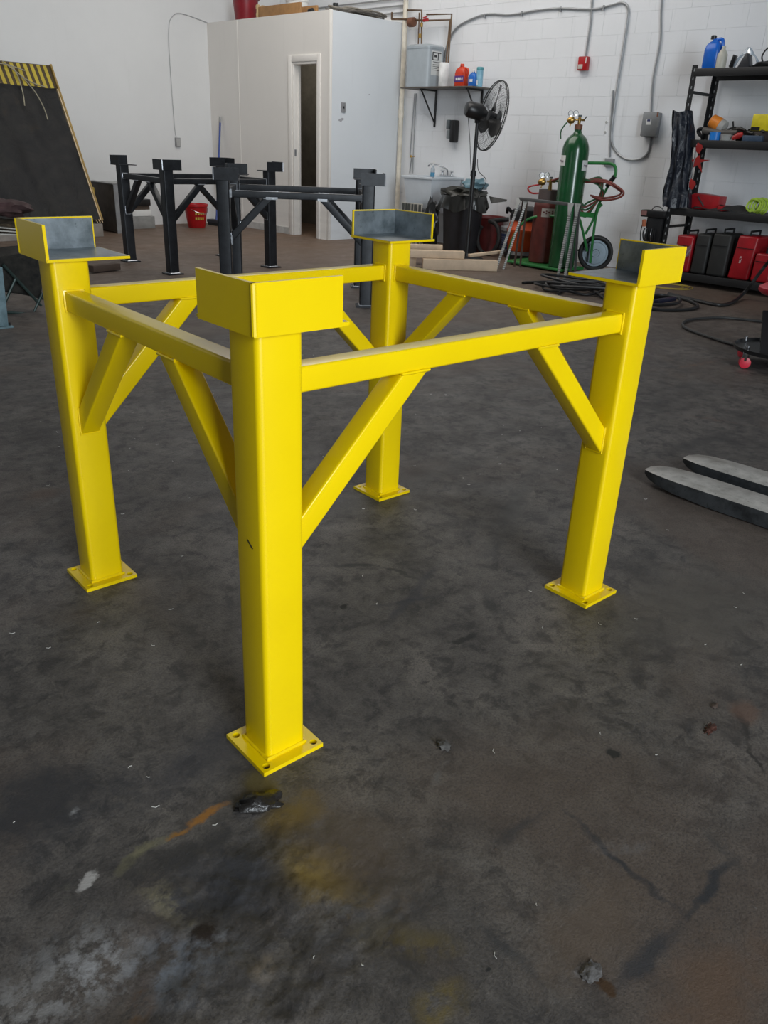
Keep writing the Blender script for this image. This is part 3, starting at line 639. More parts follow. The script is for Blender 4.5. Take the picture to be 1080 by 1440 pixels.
# plumbing above the heater
t = thing('water_pipes', 'thin copper pipes running above the grey water heater', 'pipes', (7.95, 6.9, 2.4))
for k, (pts, r) in enumerate([([(7.95, 7.49, 2.72), (7.95, 7.165, 2.70), (7.95, 6.90, 2.67), (7.95, 6.47, 2.655), (7.95, 6.49, 2.18), (7.92, 6.49, 2.10)], .012),
    ([(7.95, 7.21, 2.805), (7.95, 6.96, 2.79), (7.95, 6.93, 2.39)], .011), ([(7.95, 6.87, 2.735), (7.95, 6.45, 2.715), (7.95, 6.455, 2.16)], .011),
    ([(7.95, 7.49, 2.72), (7.95, 7.49, 2.80)], .012), ([(7.93, 6.98, 2.76), (7.93, 6.97, 2.39)], .008)]):
    g = G(); g.tube(pts, r, 8); build(g, 'pipe', COP, t)
for p in ((7.95, 6.93, 2.62), (7.95, 6.95, 2.50)):
    g = G(); g.cyl((p[0]-.02, p[1], p[2]-.02), (p[0]-.02, p[1], p[2]+.025), .018); build(g, 'fitting', BRASS, t)
g = G(); g.cyl((7.90, 6.87, 2.665), (7.90, 6.80, 2.67), .018); g.bar((7.88, 6.86, 2.69), (7.88, 6.80, 2.70), .02, .01); build(g, 'valve_handle', RED, t)
g = G(); g.cyl((7.92, 7.14, 2.66), (7.92, 7.05, 2.66), .055); build(g, 'pump_motor', M('rusty_brown_iron', (.16, .06, .03), .6), t, bevel=.006)
g = G(); g.tube([(8.05, 7.12, .86), (8.05, 7.10, 1.05), (8.05, 7.13, 1.10), (8.05, 7.10, 1.85)], .008, 6); build(g, 'pipe', PIPE, t)
g = G(); g.tube([(8.05, 7.06, .86), (8.05, 7.07, 1.07), (8.05, 7.07, 1.85)], .006, 6); build(g, 'pipe', PIPE, t)
g = G(); g.cyl((8.02, 7.085, 1.06), (8.02, 7.085, 1.09), .016); g.bar((8.0, 7.04, 1.075), (8.0, 7.0, 1.075), .01, .01); build(g, 'stop_valve', BRASS, t)
# items on the shelf
z0 = 1.9035
g = G(); g.lathe([(0, .058), (.005, .062), (.268, .062), (.272, .058), (.272, .02), (.262, .019)], (7.85, 6.43, z0), n=28)
single(g, 'paper_towel_roll', M('soft_white_paper', (.78, .78, .77), .9, bmp=.3), 'white paper towel roll standing beside the grey water heater', 'paper towel', ang=50)
def bottle(g, x, y, z, rx, ry, h, neck=.35, tilt=0):
    rings = [rsq(x, y, rx*a, ry*a, min(rx, ry)*a*.45, z+h*b_, 3) for a, b_ in ((.94, 0), (1, .03), (1, .60), (.86, .76), (.55, .86), (.32, .90), (.32, .95))]
    return loft(g, rings)
def handle(g, x, y, z, r=.008, dy=.04, h=.10): g.tube([(x, y+dy*.3, z+h), (x, y+dy*1.35, z+h*.8), (x, y+dy*1.45, z+h*.3), (x, y+dy*1.1, z-.02)], r, 8, smooth=4)
ORG = M('red_orange_jug_plastic', (.62, .045, .012), .35)
t = thing('detergent_jug', 'orange-red detergent jug with purple label on the wall shelf', 'jug', (7.85, 6.14, z0))
g = G(); bottle(g, 7.85, 6.135, z0, .05, .082, .245); build(g, 'jug_body', ORG, t, ang=50)
g = G(); handle(g, 7.85, 6.115, z0+.12, .011, -.055, .09); build(g, 'handle', ORG, t)
g = G(); g.lathe([(0, .026), (.028, .024)], (7.85, 6.135, z0+.225), n=16); build(g, 'cap', ORG, t)
g = G(); g.bb((7.7975, 6.06, z0+.05), (7.7995, 6.205, z0+.12)); build(g, 'label_band', M('purple_label', (.10, .03, .20), .5), t)
g = G()
for k in range(4): g.bb((7.796, 6.075+.03*k, z0+.07), (7.7975, 6.093+.03*k, z0+.10))
build(g, 'label_marks', WHT, t)['kind'] = 'stuff'
BLU = M('blue_cleaner_plastic', (.02, .15, .55), .3); LBL = M('pale_blue_plastic', (.25, .50, .65), .3)
t = thing('spray_bottle', 'small blue cleaner bottle with white cap on the shelf end', 'bottle', (7.86, 5.93, z0))
g = G(); bottle(g, 7.84, 5.94, z0, .035, .055, .17); build(g, 'bottle_body', BLU, t, ang=50)
g = G(); g.lathe([(0, .014), (.03, .014), (.034, .01)], (7.84, 5.94, z0+.155), n=12); build(g, 'cap', WHT, t)
g = G(); g.bb((7.8035, 5.92, z0+.05), (7.8055, 5.965, z0+.08)); build(g, 'label_band', WHT, t)
t = thing('wipes_canister', 'pale blue wipes canister behind the fan on the shelf end', 'canister', (7.87, 5.875, z0))
g = G(); g.lathe([(0, .04), (.01, .042), (.17, .042), (.18, .04)], (7.88, 5.872, z0), n=24); build(g, 'canister_body', LBL, t, ang=50)
g = G(); g.lathe([(0, .043), (.03, .043), (.036, .036)], (7.88, 5.872, z0+.178), n=24); build(g, 'cap', M('teal_cap', (.07, .28, .32), .4), t, ang=50)
g = G(); g.bb((7.836, 5.86, z0+.02), (7.8385, 5.885, z0+.07)); build(g, 'label_band', WHT, t)
# soap dispenser
t = thing('soap_dispenser', 'black and grey soap dispenser on the wall above the sink', 'dispenser', (8.0, 6.35, 1.40))
g = G(); g.bb((7.96, 6.29, 1.27), (8.066, 6.37, 1.535)); build(g, 'housing', BLK, t, bevel=.02, seg=3)
g = G(); g.bb((7.955, 6.37, 1.42), (8.066, 6.43, 1.535)); build(g, 'refill_window', M('smoked_grey_plastic', (.13, .15, .16), .25), t, bevel=.012)
g = G(); g.bb((7.965, 6.37, 1.31), (8.066, 6.425, 1.415)); build(g, 'push_lever', M('mid_grey_plastic', (.22, .24, .25), .35), t, bevel=.012)
# utility sink
SK = M('white_sink_plastic', (.62, .66, .70), .35, var=.03)
t = thing('utility_sink', 'white plastic utility sink standing in the corner', 'sink', (7.74, 6.42, 0))
x0, x1, y0, y1 = 7.42, 8.06, 6.15, 6.68
def qring(a, b_, c, d, z): return [(a, c, z), (b_, c, z), (b_, d, z), (a, d, z)]
g = G(); loft(g, [qring(x0+.07, x1-.05, y0+.07, y1-.06, .40), qring(x0+.02, x1-.02, y0+.02, y1-.02, .80), qring(x0+.02, x1-.02, y0+.02, y1-.02, .835)])
build(g, 'tub', SK, t, bevel=.015, seg=2)
for a, b_ in (((x0, y0), (x0+.03, y1)), ((x1-.06, y0), (x1, y1)), ((x0+.03, y0), (x1-.06, y0+.03)), ((x0+.03, y1-.03), (x1-.06, y1))):
    g = G(); g.bb((a[0], a[1], .825), (b_[0], b_[1], .855)); build(g, 'rim', SK, t, bevel=.004)
for lx, ly in ((x0+.06, y0+.06), (x1-.06, y0+.06), (x0+.06, y1-.06), (x1-.06, y1-.06)):
    g = G(); g.lathe([(0, .017), (.42, .024)], (lx, ly, 0), n=10); build(g, 'leg', SK, t)
t = thing('sink_faucet', 'chrome swing-spout faucet on the back of the white sink', 'faucet', (7.98, 6.75, .855))
g = G(); g.bb((7.985, 6.29, .855), (8.045, 6.51, .872)); build(g, 'faucet_base', CHR, t, bevel=.006)
g = G(); g.tube([(8.01, 6.40, .87), (8.01, 6.40, .93), (7.97, 6.45, .965), (7.93, 6.50, .985), (7.85, 6.57, .995), (7.83, 6.585, .965)], .011, 10, smooth=5); build(g, 'spout', CHR, t)
for y in (6.32, 6.48):
    g = G(); g.lathe([(0, .018), (.03, .014), (.035, .022), (.045, .02)], (8.01, y, .872), n=12); g.bar((8.01, y-.035, .925), (8.01, y+.035, .925), .012, .008); build(g, 'tap_handle', CHR, t)
t = thing('soap_pump', 'clear soap pump bottle with blue label on the sink rim', 'bottle', (7.46, 6.17, .857))
g = G(); g.lathe([(0, .028), (.10, .028), (.12, .012), (.135, .012)], (7.447, 6.165, .857), n=16); build(g, 'bottle_body', M('clear_plastic', (.55, .62, .68), .2, trans=.4), t, ang=50)
g = G(); g.lathe([(0, .0285), (.05, .0285)], (7.447, 6.165, .862), n=16, cap=False); build(g, 'label_band', M('sky_blue_label', (.08, .30, .50), .5), t)
g = G(); g.tube([(7.447, 6.165, .99), (7.447, 6.165, 1.035), (7.447, 6.135, 1.04)], .005, 6); build(g, 'pump', WHT, t)
g2 = G()
t = thing('slatted_rack', 'small rack with dark vertical slats leaning on the front of the white sink', 'rack', (7.37, 6.42, 0))
g2 = G(); g2.bb((7.372, 6.24, 0), (7.382, 6.60, .53)); build(g2, 'back_panel', M('beige_slat_back', (.5, .48, .43), .6), t)
for y, ww in ((6.575, .035), (6.52, .02), (6.47, .04), (6.41, .02), (6.35, .045), (6.28, .03)):
    g = G(); g.bb((7.357, y-ww/2, .0), (7.372, y+ww/2, .52)); build(g, 'slat', M('dark_slat', (.07, .075, .07), .5), t)
# pedestal fan
t = thing('pedestal_fan', 'tall black pedestal fan with wire cage facing right', 'fan', (6.99, 5.14, 0))
fx, fy = 6.99, 5.14
g = G(); g.lathe([(0, .20), (.012, .20), (.02, .185), (.035, .04), (.07, .035)], (fx, fy, 0), n=32); build(g, 'base', BLKM, t, ang=30)
hub = Vector((7.32, 5.34, 1.585))
g = G(); g.tube([(fx, fy, .05), (fx, fy, .95)], .026, 14); build(g, 'pole', BLKM, t)
g = G(); g.tube([(fx, fy, .90), (fx, fy, 1.50)], .020, 14); g.tube([(fx, fy, .92), (fx, fy, .98)], .034, 14); build(g, 'upper_pole', BLKM, t)
ax = Vector((.85, -.47, -.20)).normalized()      # cage points to the right and a little down
mc = Vector((fx, fy, 1.585))
g = G(); g.lathe([(-.16, .03), (-.15, .065), (-.12, .085), (0.02, .09), (.06, .07), (.10, .04)], mc, ax, 24); build(g, 'motor', BLK, t, ang=40)
g = G(); g.bar((fx, fy, 1.47), mc-Vector((0, 0, .06)), .05, .05); build(g, 'tilt_neck', BLK, t, bevel=.008)
cc = mc+ax*.17; a_ = ax.orthogonal().normalized(); a_ = (Vector((0, 0, 1))-ax*ax.z).normalized(); b_ = ax.cross(a_)
RC = .365
WIRE = M('black_wire', (.010, .010, .010), .4)
def ringp(c, r, n=40): return [c+(a_*math.cos(2*math.pi*k/n)+b_*math.sin(2*math.pi*k/n))*r for k in range(n)]
for s_, nm in ((-1, 'rear_guard'), (1, 'front_guard')):
    g = G(); prof = lambda r: cc+ax*(s_*(.012+.075*(1-(r/RC)**2)**.6)) if r < RC else cc+ax*s_*.010
    for q in range(60):
        th = 2*math.pi*q/60; dr = a_*math.cos(th)+b_*math.sin(th)
        g.tube([prof(r)+dr*r for r in (.07, .16, .25, .32, RC)], .0012, 4)
    for r in (.07, .15, .23, .30): g.tube(ringp(prof(r), r), .0016, 4, True)
    g.tube(ringp(prof(RC), RC, 56), .006, 6, True)
    o = build(g, nm, WIRE, t); o['kind'] = 'stuff'
g = G(); g.lathe([(0, .075), (.006, .072)], cc+ax*.088, ax, 24); build(g, 'guard_cap', BLK, t)
g = G(); g.cyl(cc-ax*.04, cc+ax*.05, .055, .04); build(g, 'blade_hub', BLK, t)
for q in range(3):
    th = 2*math.pi*(q/3)+.12; g = G()
    def bf(u, v, th=th):
        r = .05+u*.275; half = (.32+.22*math.sin(math.pi*min(1, u*1.1)))*(1-u*.45)
        an = th+(v-.5)*2*half; return cc+(a_*math.cos(an)+b_*math.sin(an))*r+ax*((v-.5)*-.07)
    g.grid(8, 6, bf, thick=ax*.003); build(g, 'blade', BLK, t, ang=50)
g = G(); g.tube([mc-ax*.12-Vector((0, 0, .08)), (fx-.05, fy+.05, 1.30), (fx-.04, fy+.03, 1.12), (fx-.035, fy+.0, .9), (fx-.03, fy-.01, .60)], .004, 6, smooth=6); build(g, 'power_cord', BLK, t)
g = G(); g.tube([(fx+.03, fy-.02, 1.10), (fx+.03, fy-.05, .98), (fx+.07, fy-.14, .88), (fx+.02, fy-.10, .74), (fx+.0, fy-.06, .60)], .004, 6, smooth=6); build(g, 'power_cord', BLK, t)
# rubbish bin with bags
t = thing('trash_bin', 'dark grey plastic trash bin with black liner beside the sink', 'bin', (7.35, 5.55, 0))
BIN = M('dark_grey_bin', (.028, .028, .032), .5)
bx, by = 7.42, 5.60
g = G(); g.lathe([(0, .20), (.02, .215), (.60, .255), (.62, .27), (.66, .27), (.66, .245), (.60, .24)], (bx, by, 0), n=32); build(g, 'bin_body', BIN, t, ang=40)
LIN = M('black_liner_film', (.02, .02, .018), .3, bmp=.3, bs=25)
g = G()
def lf(u, v):
    a = 2*math.pi*u; fl = .03*math.sin(a*7)+.02*math.sin(a*13+1)
    r = (.275+.03*v+fl*v); return (bx+r*math.cos(a), by+r*math.sin(a), .68-.16*v+.03*math.sin(a*5)*v)
g.grid(64, 5, lf); build(g, 'liner_skirt', LIN, t, ang=80)
g = G(); g.blob((bx, by, .69), (.265, .265, .09), .22, 3.0, 3, 3, flat=-.02); build(g, 'liner_top', M('crumpled_dark_bag', (.035, .034, .028), .4, bmp=.5, bs=20), t, ang=80)
g = G(); g.prism([(bx+.22, by-.22, .68), (bx+.30, by-.44, .655), (bx+.29, by-.44, .635), (bx+.20, by-.28, .60)], 0, (.02, .02, .0)); build(g, 'liner_tail', LIN, t)
g = G(); g.blob((bx+.06, by-.10, .80), (.15, .14, .07), .4, 3.2, 3, 9)
single(g, 'plastic_bag', M('pale_blue_film', (.22, .36, .42), .35, trans=.2), 'pale blue plastic bag crumpled on top of the trash bin', 'bag', ang=80)
g = G(); g.blob((7.28, 5.93, .46), (.07, .10, .14), .35, 3, 3, 5); g.blob((7.27, 5.93, .30), (.05, .07, .12), .3, 3, 2, 6)
g = G(); g.blob((7.30, 6.02, .28), (.09, .12, .30), .30, 3, 3, 5, flat=-.28)
single(g, 'garbage_sack', M('black_sack_film', (.015, .015, .015), .3, bmp=.4, bs=25), 'small black garbage sack slumped left of the trash bin', 'bag', ang=80)
# red bin, black hose, white bucket, orange vacuum
g = G(); g.lathe([(0, .15), (.40, .19), (.41, .205), (.43, .205), (.43, .185), (.38, .18)], (7.845, 5.50, 0), n=28)
single(g, 'waste_tub', M('dull_red_plastic', (.16, .022, .020), .5), 'dull red plastic tub between the trash bin and black hose', 'tub', ang=40)
t = thing('pail', 'white plastic pail with blue label inside the loop of black hose', 'bucket', (7.86, 5.22, 0))
g = G(); g.lathe([(0, .115), (.28, .135), (.285, .145), (.33, .148), (.335, .14)], (7.90, 5.17, 0), n=28); build(g, 'pail_body', M('pail_white', (.48, .50, .52), .4), t, ang=40)
g = G(); g.lathe([(.07, .1225), (.25, .1345)], (7.90, 5.17, 0), n=28, cap=False); build(g, 'label_band', M('blue_print', (.07, .12, .28), .5), t)
g = G()
for k in range(5): g.lathe([(.10+.028*k, .1250+.002*k), (.106+.028*k, .1255+.002*k)], (7.90, 5.17, 0), n=28, cap=False)
build(g, 'label_lines', M('pale_print', (.4, .43, .48), .5), t)['kind'] = 'stuff'
t = thing('shop_vacuum', 'orange wet-dry shop vacuum with black lid beside the gas cart', 'vacuum', (7.62, 4.90, 0))
vx, vy = 7.72, 4.86
OR2 = M('orange_vac_plastic', (.62, .085, .018), .4)
g = G(); g.lathe([(.08, .17), (.10, .185), (.30, .20), (.31, .207), (.34, .207), (.35, .195), (.44, .175)], (vx, vy, 0), n=32); build(g, 'drum', OR2, t, ang=40)
g = G(); g.lathe([(0, .21), (.05, .22), (.09, .18)], (vx, vy, 0), n=32); build(g, 'base', BLK, t, ang=40)
g = G(); g.lathe([(.44, .185), (.48, .19), (.56, .16), (.60, .08)], (vx, vy, 0), n=32); build(g, 'motor_lid', BLK, t, ang=40)
g = G(); g.tube([(vx-.02, vy+.17, .50), (vx-.06, vy+.22, .56), (vx-.02, vy+.26, .55), (vx, vy+.28, .50)], .02, 8, smooth=4); build(g, 'hose_port', BLK, t)
for q in range(4):
    g = G(); a = R(45+90*q); g.cyl((vx+.19*math.cos(a), vy+.19*math.sin(a)-.012, .025), (vx+.19*math.cos(a), vy+.19*math.sin(a)+.012, .025), .025, n=12); build(g, 'caster', BLK, t)
g = G(); P = [Vector((7.50, 5.23, .21))+Vector((.02*math.sin(2*math.pi*k/36), .165*math.cos(2*math.pi*k/36), .19*math.sin(2*math.pi*k/36))) for k in range(8, 41)]
P = [(7.60, 5.02, .44), (7.56, 5.10, .43)]+P
g.tube(P, [.026*(1+.08*(i % 2)) for i in range(len(P))], 10, smooth=0)
single(g, 'vacuum_hose', RUB, 'thick black corrugated hose looped upright around the white pail', 'hose')
# fire alarm, conduits, disconnect box, outlet
t = thing('alarm_box', 'small red fire alarm box high on the block wall', 'alarm', (8.03, 4.515, 2.05))
g = G(); g.bb((8.005, 4.455, 2.062), (8.066, 4.575, 2.20)); build(g, 'housing', RED, t, bevel=.008)
g = G(); g.bb((8.000, 4.505, 2.075), (8.006, 4.565, 2.12)); build(g, 'strobe_lens', M('clear_strobe', (.6, .56, .5), .2), t, bevel=.003)
g = G(); g.bb((8.0015, 4.465, 2.13), (8.006, 4.475, 2.19)); build(g, 'lettering_strip', WHT, t)
xc = XE-.016
single(G().tube([(xc, 4.51, 2.20), (xc, 4.50, 2.54), (xc, 4.518, 2.75), (xc, 4.52, 3.4)], .011, 8), 'conduit', PIPE, 'straight conduit dropping into the red alarm box', 'conduit')
P = [(xc, a, b_) for a, b_ in ((6.600, 2.25), (6.57, 2.424), (6.422, 2.588), (6.125, 2.678), (5.929, 2.696), (5.607, 2.67), (5.254, 2.691), (4.914, 2.691), (4.511, 2.655), (4.278, 2.677), (4.143, 2.694), (4.062, 2.64), (4.046, 2.518), (4.05, 2.185), (4.056, 1.84), (4.045, 1.411), (3.975, 1.267), (3.847, 1.183), (3.711, 1.166), (3.605, 1.199), (3.556, 1.266), (3.556, 1.40))]
t = thing('long_conduit', 'long grey conduit arching over the wall and looping to the grey box', 'conduit', (xc, 4.1, 1.17))
g = G(); g.tube(P, .012, 8, smooth=4); build(g, 'pipe', PIPE, t)
for y, z in ((6.0, 2.69), (5.45, 2.68), (4.914, 2.69), (4.36, 2.668)):
    g = G(); g.bb((xc-.016, y-.006, z-.035), (XE-.001, y+.006, z+.016)); build(g, 'strap', PIPE, t)
t = thing('disconnect_box', 'grey electrical disconnect box with small sticker on the block wall', 'electrical box', (8.02, 3.56, 1.40))
g = G(); g.bb((7.985, 3.475, 1.405), (8.066, 3.645, 1.64)); build(g, 'box_body', GRY, t, bevel=.004)
g = G(); g.bb((7.978, 3.47, 1.41), (7.986, 3.65, 1.645)); build(g, 'cover', GRY, t, bevel=.002)
g = G(); g.bb((7.9765, 3.545, 1.52), (7.9785, 3.60, 1.575)); build(g, 'sticker', WHT, t)
g = G(); g.bb((7.9755, 3.555, 1.552), (7.9768, 3.592, 1.572)); build(g, 'sticker_print', M('dark_blue_print', (.04, .05, .15), .5), t)
g = G(); g.bb((7.970, 3.45, 1.50), (7.99, 3.475, 1.60)); build(g, 'switch_lever', GRY, t)
g = G(); g.bb((7.977, 3.475, 1.60), (7.9785, 3.49, 1.643)); build(g, 'rust_patch', M('rust', (.25, .09, .04), .7), t)
single(G().tube([(xc, 3.60, 1.64), (xc, 3.637, 1.972), (xc, 3.625, 2.321), (xc, 3.683, 2.688), (xc, 3.70, 3.4)], .010, 8, smooth=4), 'conduit', PIPE, 'thin conduit rising from the grey disconnect box', 'conduit')
single(G().tube([(xc, 4.10, 1.86), (xc, 4.07, 1.5), (xc, 4.02, 1.18)], .009, 8), 'conduit', PIPE, 'short conduit dropping to the outlet behind the cart handle', 'conduit')
g = G(); g.bb((8.03, 3.96, 1.08), (8.066, 4.07, 1.17)); single(g, 'outlet_box', GRY, 'small grey outlet box behind the green cart handle', 'electrical box', bevel=.004)
for z in (1.54, 1.438):
    g = G(); g.cyl((8.062, 4.137, z), (8.069, 4.137, z), .014, n=10); build(g, 'bolt_plug', M('grey_filler', (.42, .42, .41), .7), we)
# ================================================================ GAS CART
CG = M('green_cart_paint', (.03, .20, .05), .35)
t = thing('gas_cart', 'green two-wheeled gas cylinder cart against the block wall', 'cart', (7.25, 4.15, 0))
g = G(); g.prism([(7.02, 3.83, .03), (7.42, 3.83, .03), (7.52, 4.60, .03), (7.12, 4.62, .03)], 0, (0, 0, .012)); build(g, 'base_plate', CG, t)
g = G(); g.tube([(7.02, 3.82, .03), (7.10, 4.63, .03), (7.50, 4.60, .03), (7.42, 3.80, .03)], .016, 8, True); build(g, 'base_rim', CG, t)
g = G(); g.tube([(7.12, 4.62, .03), (7.12, 4.60, .25), (7.16, 4.50, .46), (7.20, 4.30, .55), (7.30, 4.0, .56)], .014, 8, smooth=5); build(g, 'side_rail', CG, t)
for y, z1 in ((3.80, 1.02), (4.12, 1.02)):
    g = G(); g.tube([(7.44, y-.02, .05), (7.43, y-.02, .55), (7.46, y-.03, .80), (7.47, y-.10, z1), (7.45, y-.22, 1.09), (7.42, y-.30, 1.10)][:4] if y > 4 else [(7.40, 3.70, .10), (7.40, 3.71, .60), (7.42, 3.67, .72)], .015, 8, smooth=4); build(g, 'upright', CG, t)
g = G(); g.tube([(7.30, 3.98, 1.115), (7.40, 3.72, 1.125), (7.40, 3.60, 1.118), (7.40, 3.555, 1.07), (7.40, 3.555, 1.0), (7.40, 3.60, .93)], .0165, 10, smooth=5); build(g, 'handle', CG, t)
g = G(); g.tube([(7.40, 3.555, 1.005), (7.40, 3.63, .90)], .024, 10); build(g, 'grip', BLK, t)
g = G(); g.tube([(7.40, 3.61, .92), (7.41, 3.70, .72), (7.40, 3.74, .55), (7.38, 3.80, .40)], .014, 8, smooth=4); build(g, 'upright', CG, t)
g = G(); g.tube([(7.40, 3.76, .22), (7.30, 3.90, .62), (7.20, 4.1, .66)], .014, 8, smooth=4); build(g, 'brace', CG, t)
g = G(); g.bar((7.05, 3.85, .62), (7.38, 3.72, .60), .006, .05); build(g, 'chain_bracket', CG, t)
WH = Vector((.86, -.51, 0)).normalized()
def wheel(c, sp):
    axd = Vector((-.80, -.60, 0)).normalized()
    g = G(); c = Vector(c); K = 36
    P = [c+(axd.cross(Vector((0, 0, 1)))*math.cos(2*math.pi*k/K)+Vector((0, 0, 1))*math.sin(2*math.pi*k/K))*.168 for k in range(K)]
    g.tube(P, .026, 10, True); o = build(g, 'tyre', RUB, t)
    g = G(); g.lathe([(-.010, .150), (-.012, .12), (.004, .115), (.004, .045), (.02, .04), (.02, .02), (.028, .018)], c, axd, 36); build(g, 'wheel_rim', M('blue_grey_rim', (.16, .20, .23), .35, .5), t, ang=30)
wheel((7.52, 3.72, .195), 1)
wheel((7.72, 4.45, .195), 1)
g = G(); g.cyl((7.52, 3.72, .195), (7.72, 4.45, .195), .012); build(g, 'axle', BLKM, t)
# cylinders
t = thing('oxygen_cylinder', 'tall green gas cylinder with two white stickers on the cart', 'gas cylinder', (7.16, 3.92, .045))
gx, gy = 7.17, 3.93
g = G(); prof = [(0, .125), (.012, .142), (1.17, .142)]+[(1.17+.19*math.sin(R(a)), .142*math.cos(R(a))*.98+.002) for a in range(12, 76, 8)]+[(1.372, .038), (1.40, .036)]
g.lathe(prof, (gx, gy, .045), n=40); build(g, 'cylinder_body', GRN, t, ang=40)
g = G(); g.lathe([(0, .040), (.045, .040), (.05, .03)], (gx, gy, 1.435), n=20); build(g, 'neck_ring', M('rusty_collar', (.22, .09, .05), .6, .3), t, ang=40)
def regulator(t, c, s=1.0):
    c = Vector(c)
    g = G(); g.cyl(c, c+Vector((0, 0, .07*s)), .016*s); g.cyl(c+Vector((-.03, .03, .045*s)), c+Vector((.05, -.03, .045*s)), .010*s); build(g, 'valve', BRASS, t, bevel=.001)
    g = G(); g.cyl(c+Vector((.045, -.027, .045*s)), c+Vector((.03, -.06, .075*s)), .006*s); g.lathe([(0, .018*s), (.01, .02*s), (.02, .016*s)], c+Vector((0, 0, .072*s)), n=10); build(g, 'valve_knob', M('dull_knob', (.10, .12, .13), .4), t)
    g = G(); g.lathe([(-.03*s, .01*s), (-.02*s, .03*s), (.0, .035*s), (.03*s, .03*s), (.05*s, .014*s)], c+Vector((-.05*s, .06*s, .04*s)), (-.6, .6, -.1), 16); build(g, 'regulator_body', BRASS, t)
    g = G(); g.cyl(c+Vector((-.05*s, .06*s, .03*s)), c+Vector((-.06*s, .07*s, -.02*s)), .006*s); build(g, 'outlet', BRASS, t)
    for dx, dy, dz in ((-.06, .075, .10), (-.035, .03, .105)):
        g = G(); g.cyl(c+Vector((dx, dy, dz-.03))*s, c+Vector((dx, dy, dz-.05))*s, .005); g = G()
        g.lathe([(0, .027*s), (.018*s, .027*s), (.019*s, .022*s)], c+Vector((dx+.008, dy+.01, dz))*s, (-.75, -.65, .1), 20); f = build(g, 'gauge', CHR, t, ang=40)
        g = G(); g.lathe([(.0195*s, .021*s), (.0205*s, .021*s)], c+Vector((dx+.008, dy+.01, dz))*s, (-.75, -.65, .1), 20); build(g, 'gauge_face', WHT, f)
regulator(t, (gx, gy, 1.482), 1.0)
def sticker(a0, a1, z0, z1, m, name, r=.1428, text=None):
    g = G(); n = 8
    vs = [(gx+r*math.cos(R(a0+(a1-a0)*k/n)), gy+r*math.sin(R(a0+(a1-a0)*k/n)), z) for z in (z0, z1) for k in range(n+1)]
    g.add(vs, [(k, k+1, n+2+k, n+1+k) for k in range(n)]); return build(g, name, m, t)
sticker(128, 172, 1.085, 1.185, WHT, 'sticker'); sticker(250, 298, 1.045, 1.145, WHT, 'sticker')
for a, z, ss in ((150, 1.13, .030), (272, 1.095, .032)):
    d = Vector((math.cos(R(a)), math.sin(R(a)), 0)); p = Vector((gx, gy, z))+d*.1448
    text_mesh('Airgas', ss, p, Vector((0, 0, 1)).cross(d), (0, 0, 1), t, M('dark_red_blue_print', (.10, .02, .08), .5))
t = thing('acetylene_cylinder', 'short dull maroon gas cylinder with white label on the cart', 'gas cylinder', (7.33, 4.28, .045))
rx, ry = 7.33, 4.30; MR = M('maroon_cylinder_paint', (.12, .022, .016), .5, var=.2)
g = G(); g.lathe([(0, .14), (.012, .152), (.60, .152), (.63, .15), (.66, .13)], (rx, ry, .045), n=36); build(g, 'cylinder_body', MR, t, ang=40)
g = G(); g.lathe([(.655, .118), (.78, .118), (.78, .105), (.66, .105)], (rx, ry, .045), n=30); build(g, 'collar', M('brown_grey_collar', (.10, .075, .07), .5), t, ang=40)
g = G(); n = 10; vs = [(rx+.1535*math.cos(R(190+70*k/n)), ry+.1535*math.sin(R(190+70*k/n)), z) for z in (.545, .635) for k in range(n+1)]
g.add(vs, [(k, k+1, n+2+k, n+1+k) for k in range(n)]); build(g, 'label', M('dirty_white_label', (.42, .38, .34), .6), t)
g = G()
for k, (a, w_) in enumerate(((196, 8), (208, 6), (218, 9), (233, 7), (244, 8))):
    for z in (.575, .598) if k % 2 else (.587,):
        vs = [(rx+.1545*math.cos(R(a+w_*q)), ry+.1545*math.sin(R(a+w_*q)), zz) for zz in (z, z+.016) for q in (0, 1)]
        g.add(vs, [(0, 1, 3, 2)])
build(g, 'label_print', M('maroon_print', (.12, .03, .03), .6), t)['kind'] = 'stuff'
regulator(t, (rx, ry, .86), 1.1)
g = G(); g.cyl((rx, ry, .70), (rx, ry, .87), .028, .02); build(g, 'neck', BRASS, t)
g = G(); g.tube([(rx-.06, ry+.07, .88), (rx-.13, ry+.20, .84), (rx-.10, ry+.17, .78), (rx-.03, ry+.05, .79)], .009, 8, smooth=5); build(g, 'pigtail', RED, t)
# twin hoses hung over the cart
HR, HG = M('red_gas_hose', (.22, .05, .04), .5), M('dark_green_gas_hose', (.03, .11, .045), .5)
t = thing('gas_hoses', 'coil of red and green gas hoses hanging off the green cart', 'hose coil', (7.36, 3.65, .7))
for k in range(5):
    g = G(); s_ = k*.018
    g.tube([(7.30-s_, 3.85, .93+s_*.4), (7.34, 3.70, .985-s_), (7.36-s_, 3.66, .90), (7.36, 3.70-s_, .75+s_), (7.33, 3.80, .58+s_*2), (7.30, 3.90-s_, .70), (7.28, 3.95, .85)], .0105, 7, True, smooth=6); build(g, 'hose_loop', HR if k % 2 else HG, t)
g = G(); g.tube([(7.30, 3.80, .94), (7.30, 3.60, .96), (7.28, 3.42, .90), (7.29, 3.36, .85), (7.30, 3.42, .80), (7.32, 3.60, .765), (7.34, 3.75, .79)], .0115, 8, smooth=6); build(g, 'hose_loop', HR, t)
g = G(); g.tube([(7.28, 3.82, .93), (7.28, 3.60, .945), (7.30, 3.44, .885), (7.31, 3.40, .85), (7.32, 3.46, .815), (7.34, 3.62, .785), (7.34, 3.78, .80)], .0105, 8, smooth=6); build(g, 'hose_loop', HR, t)
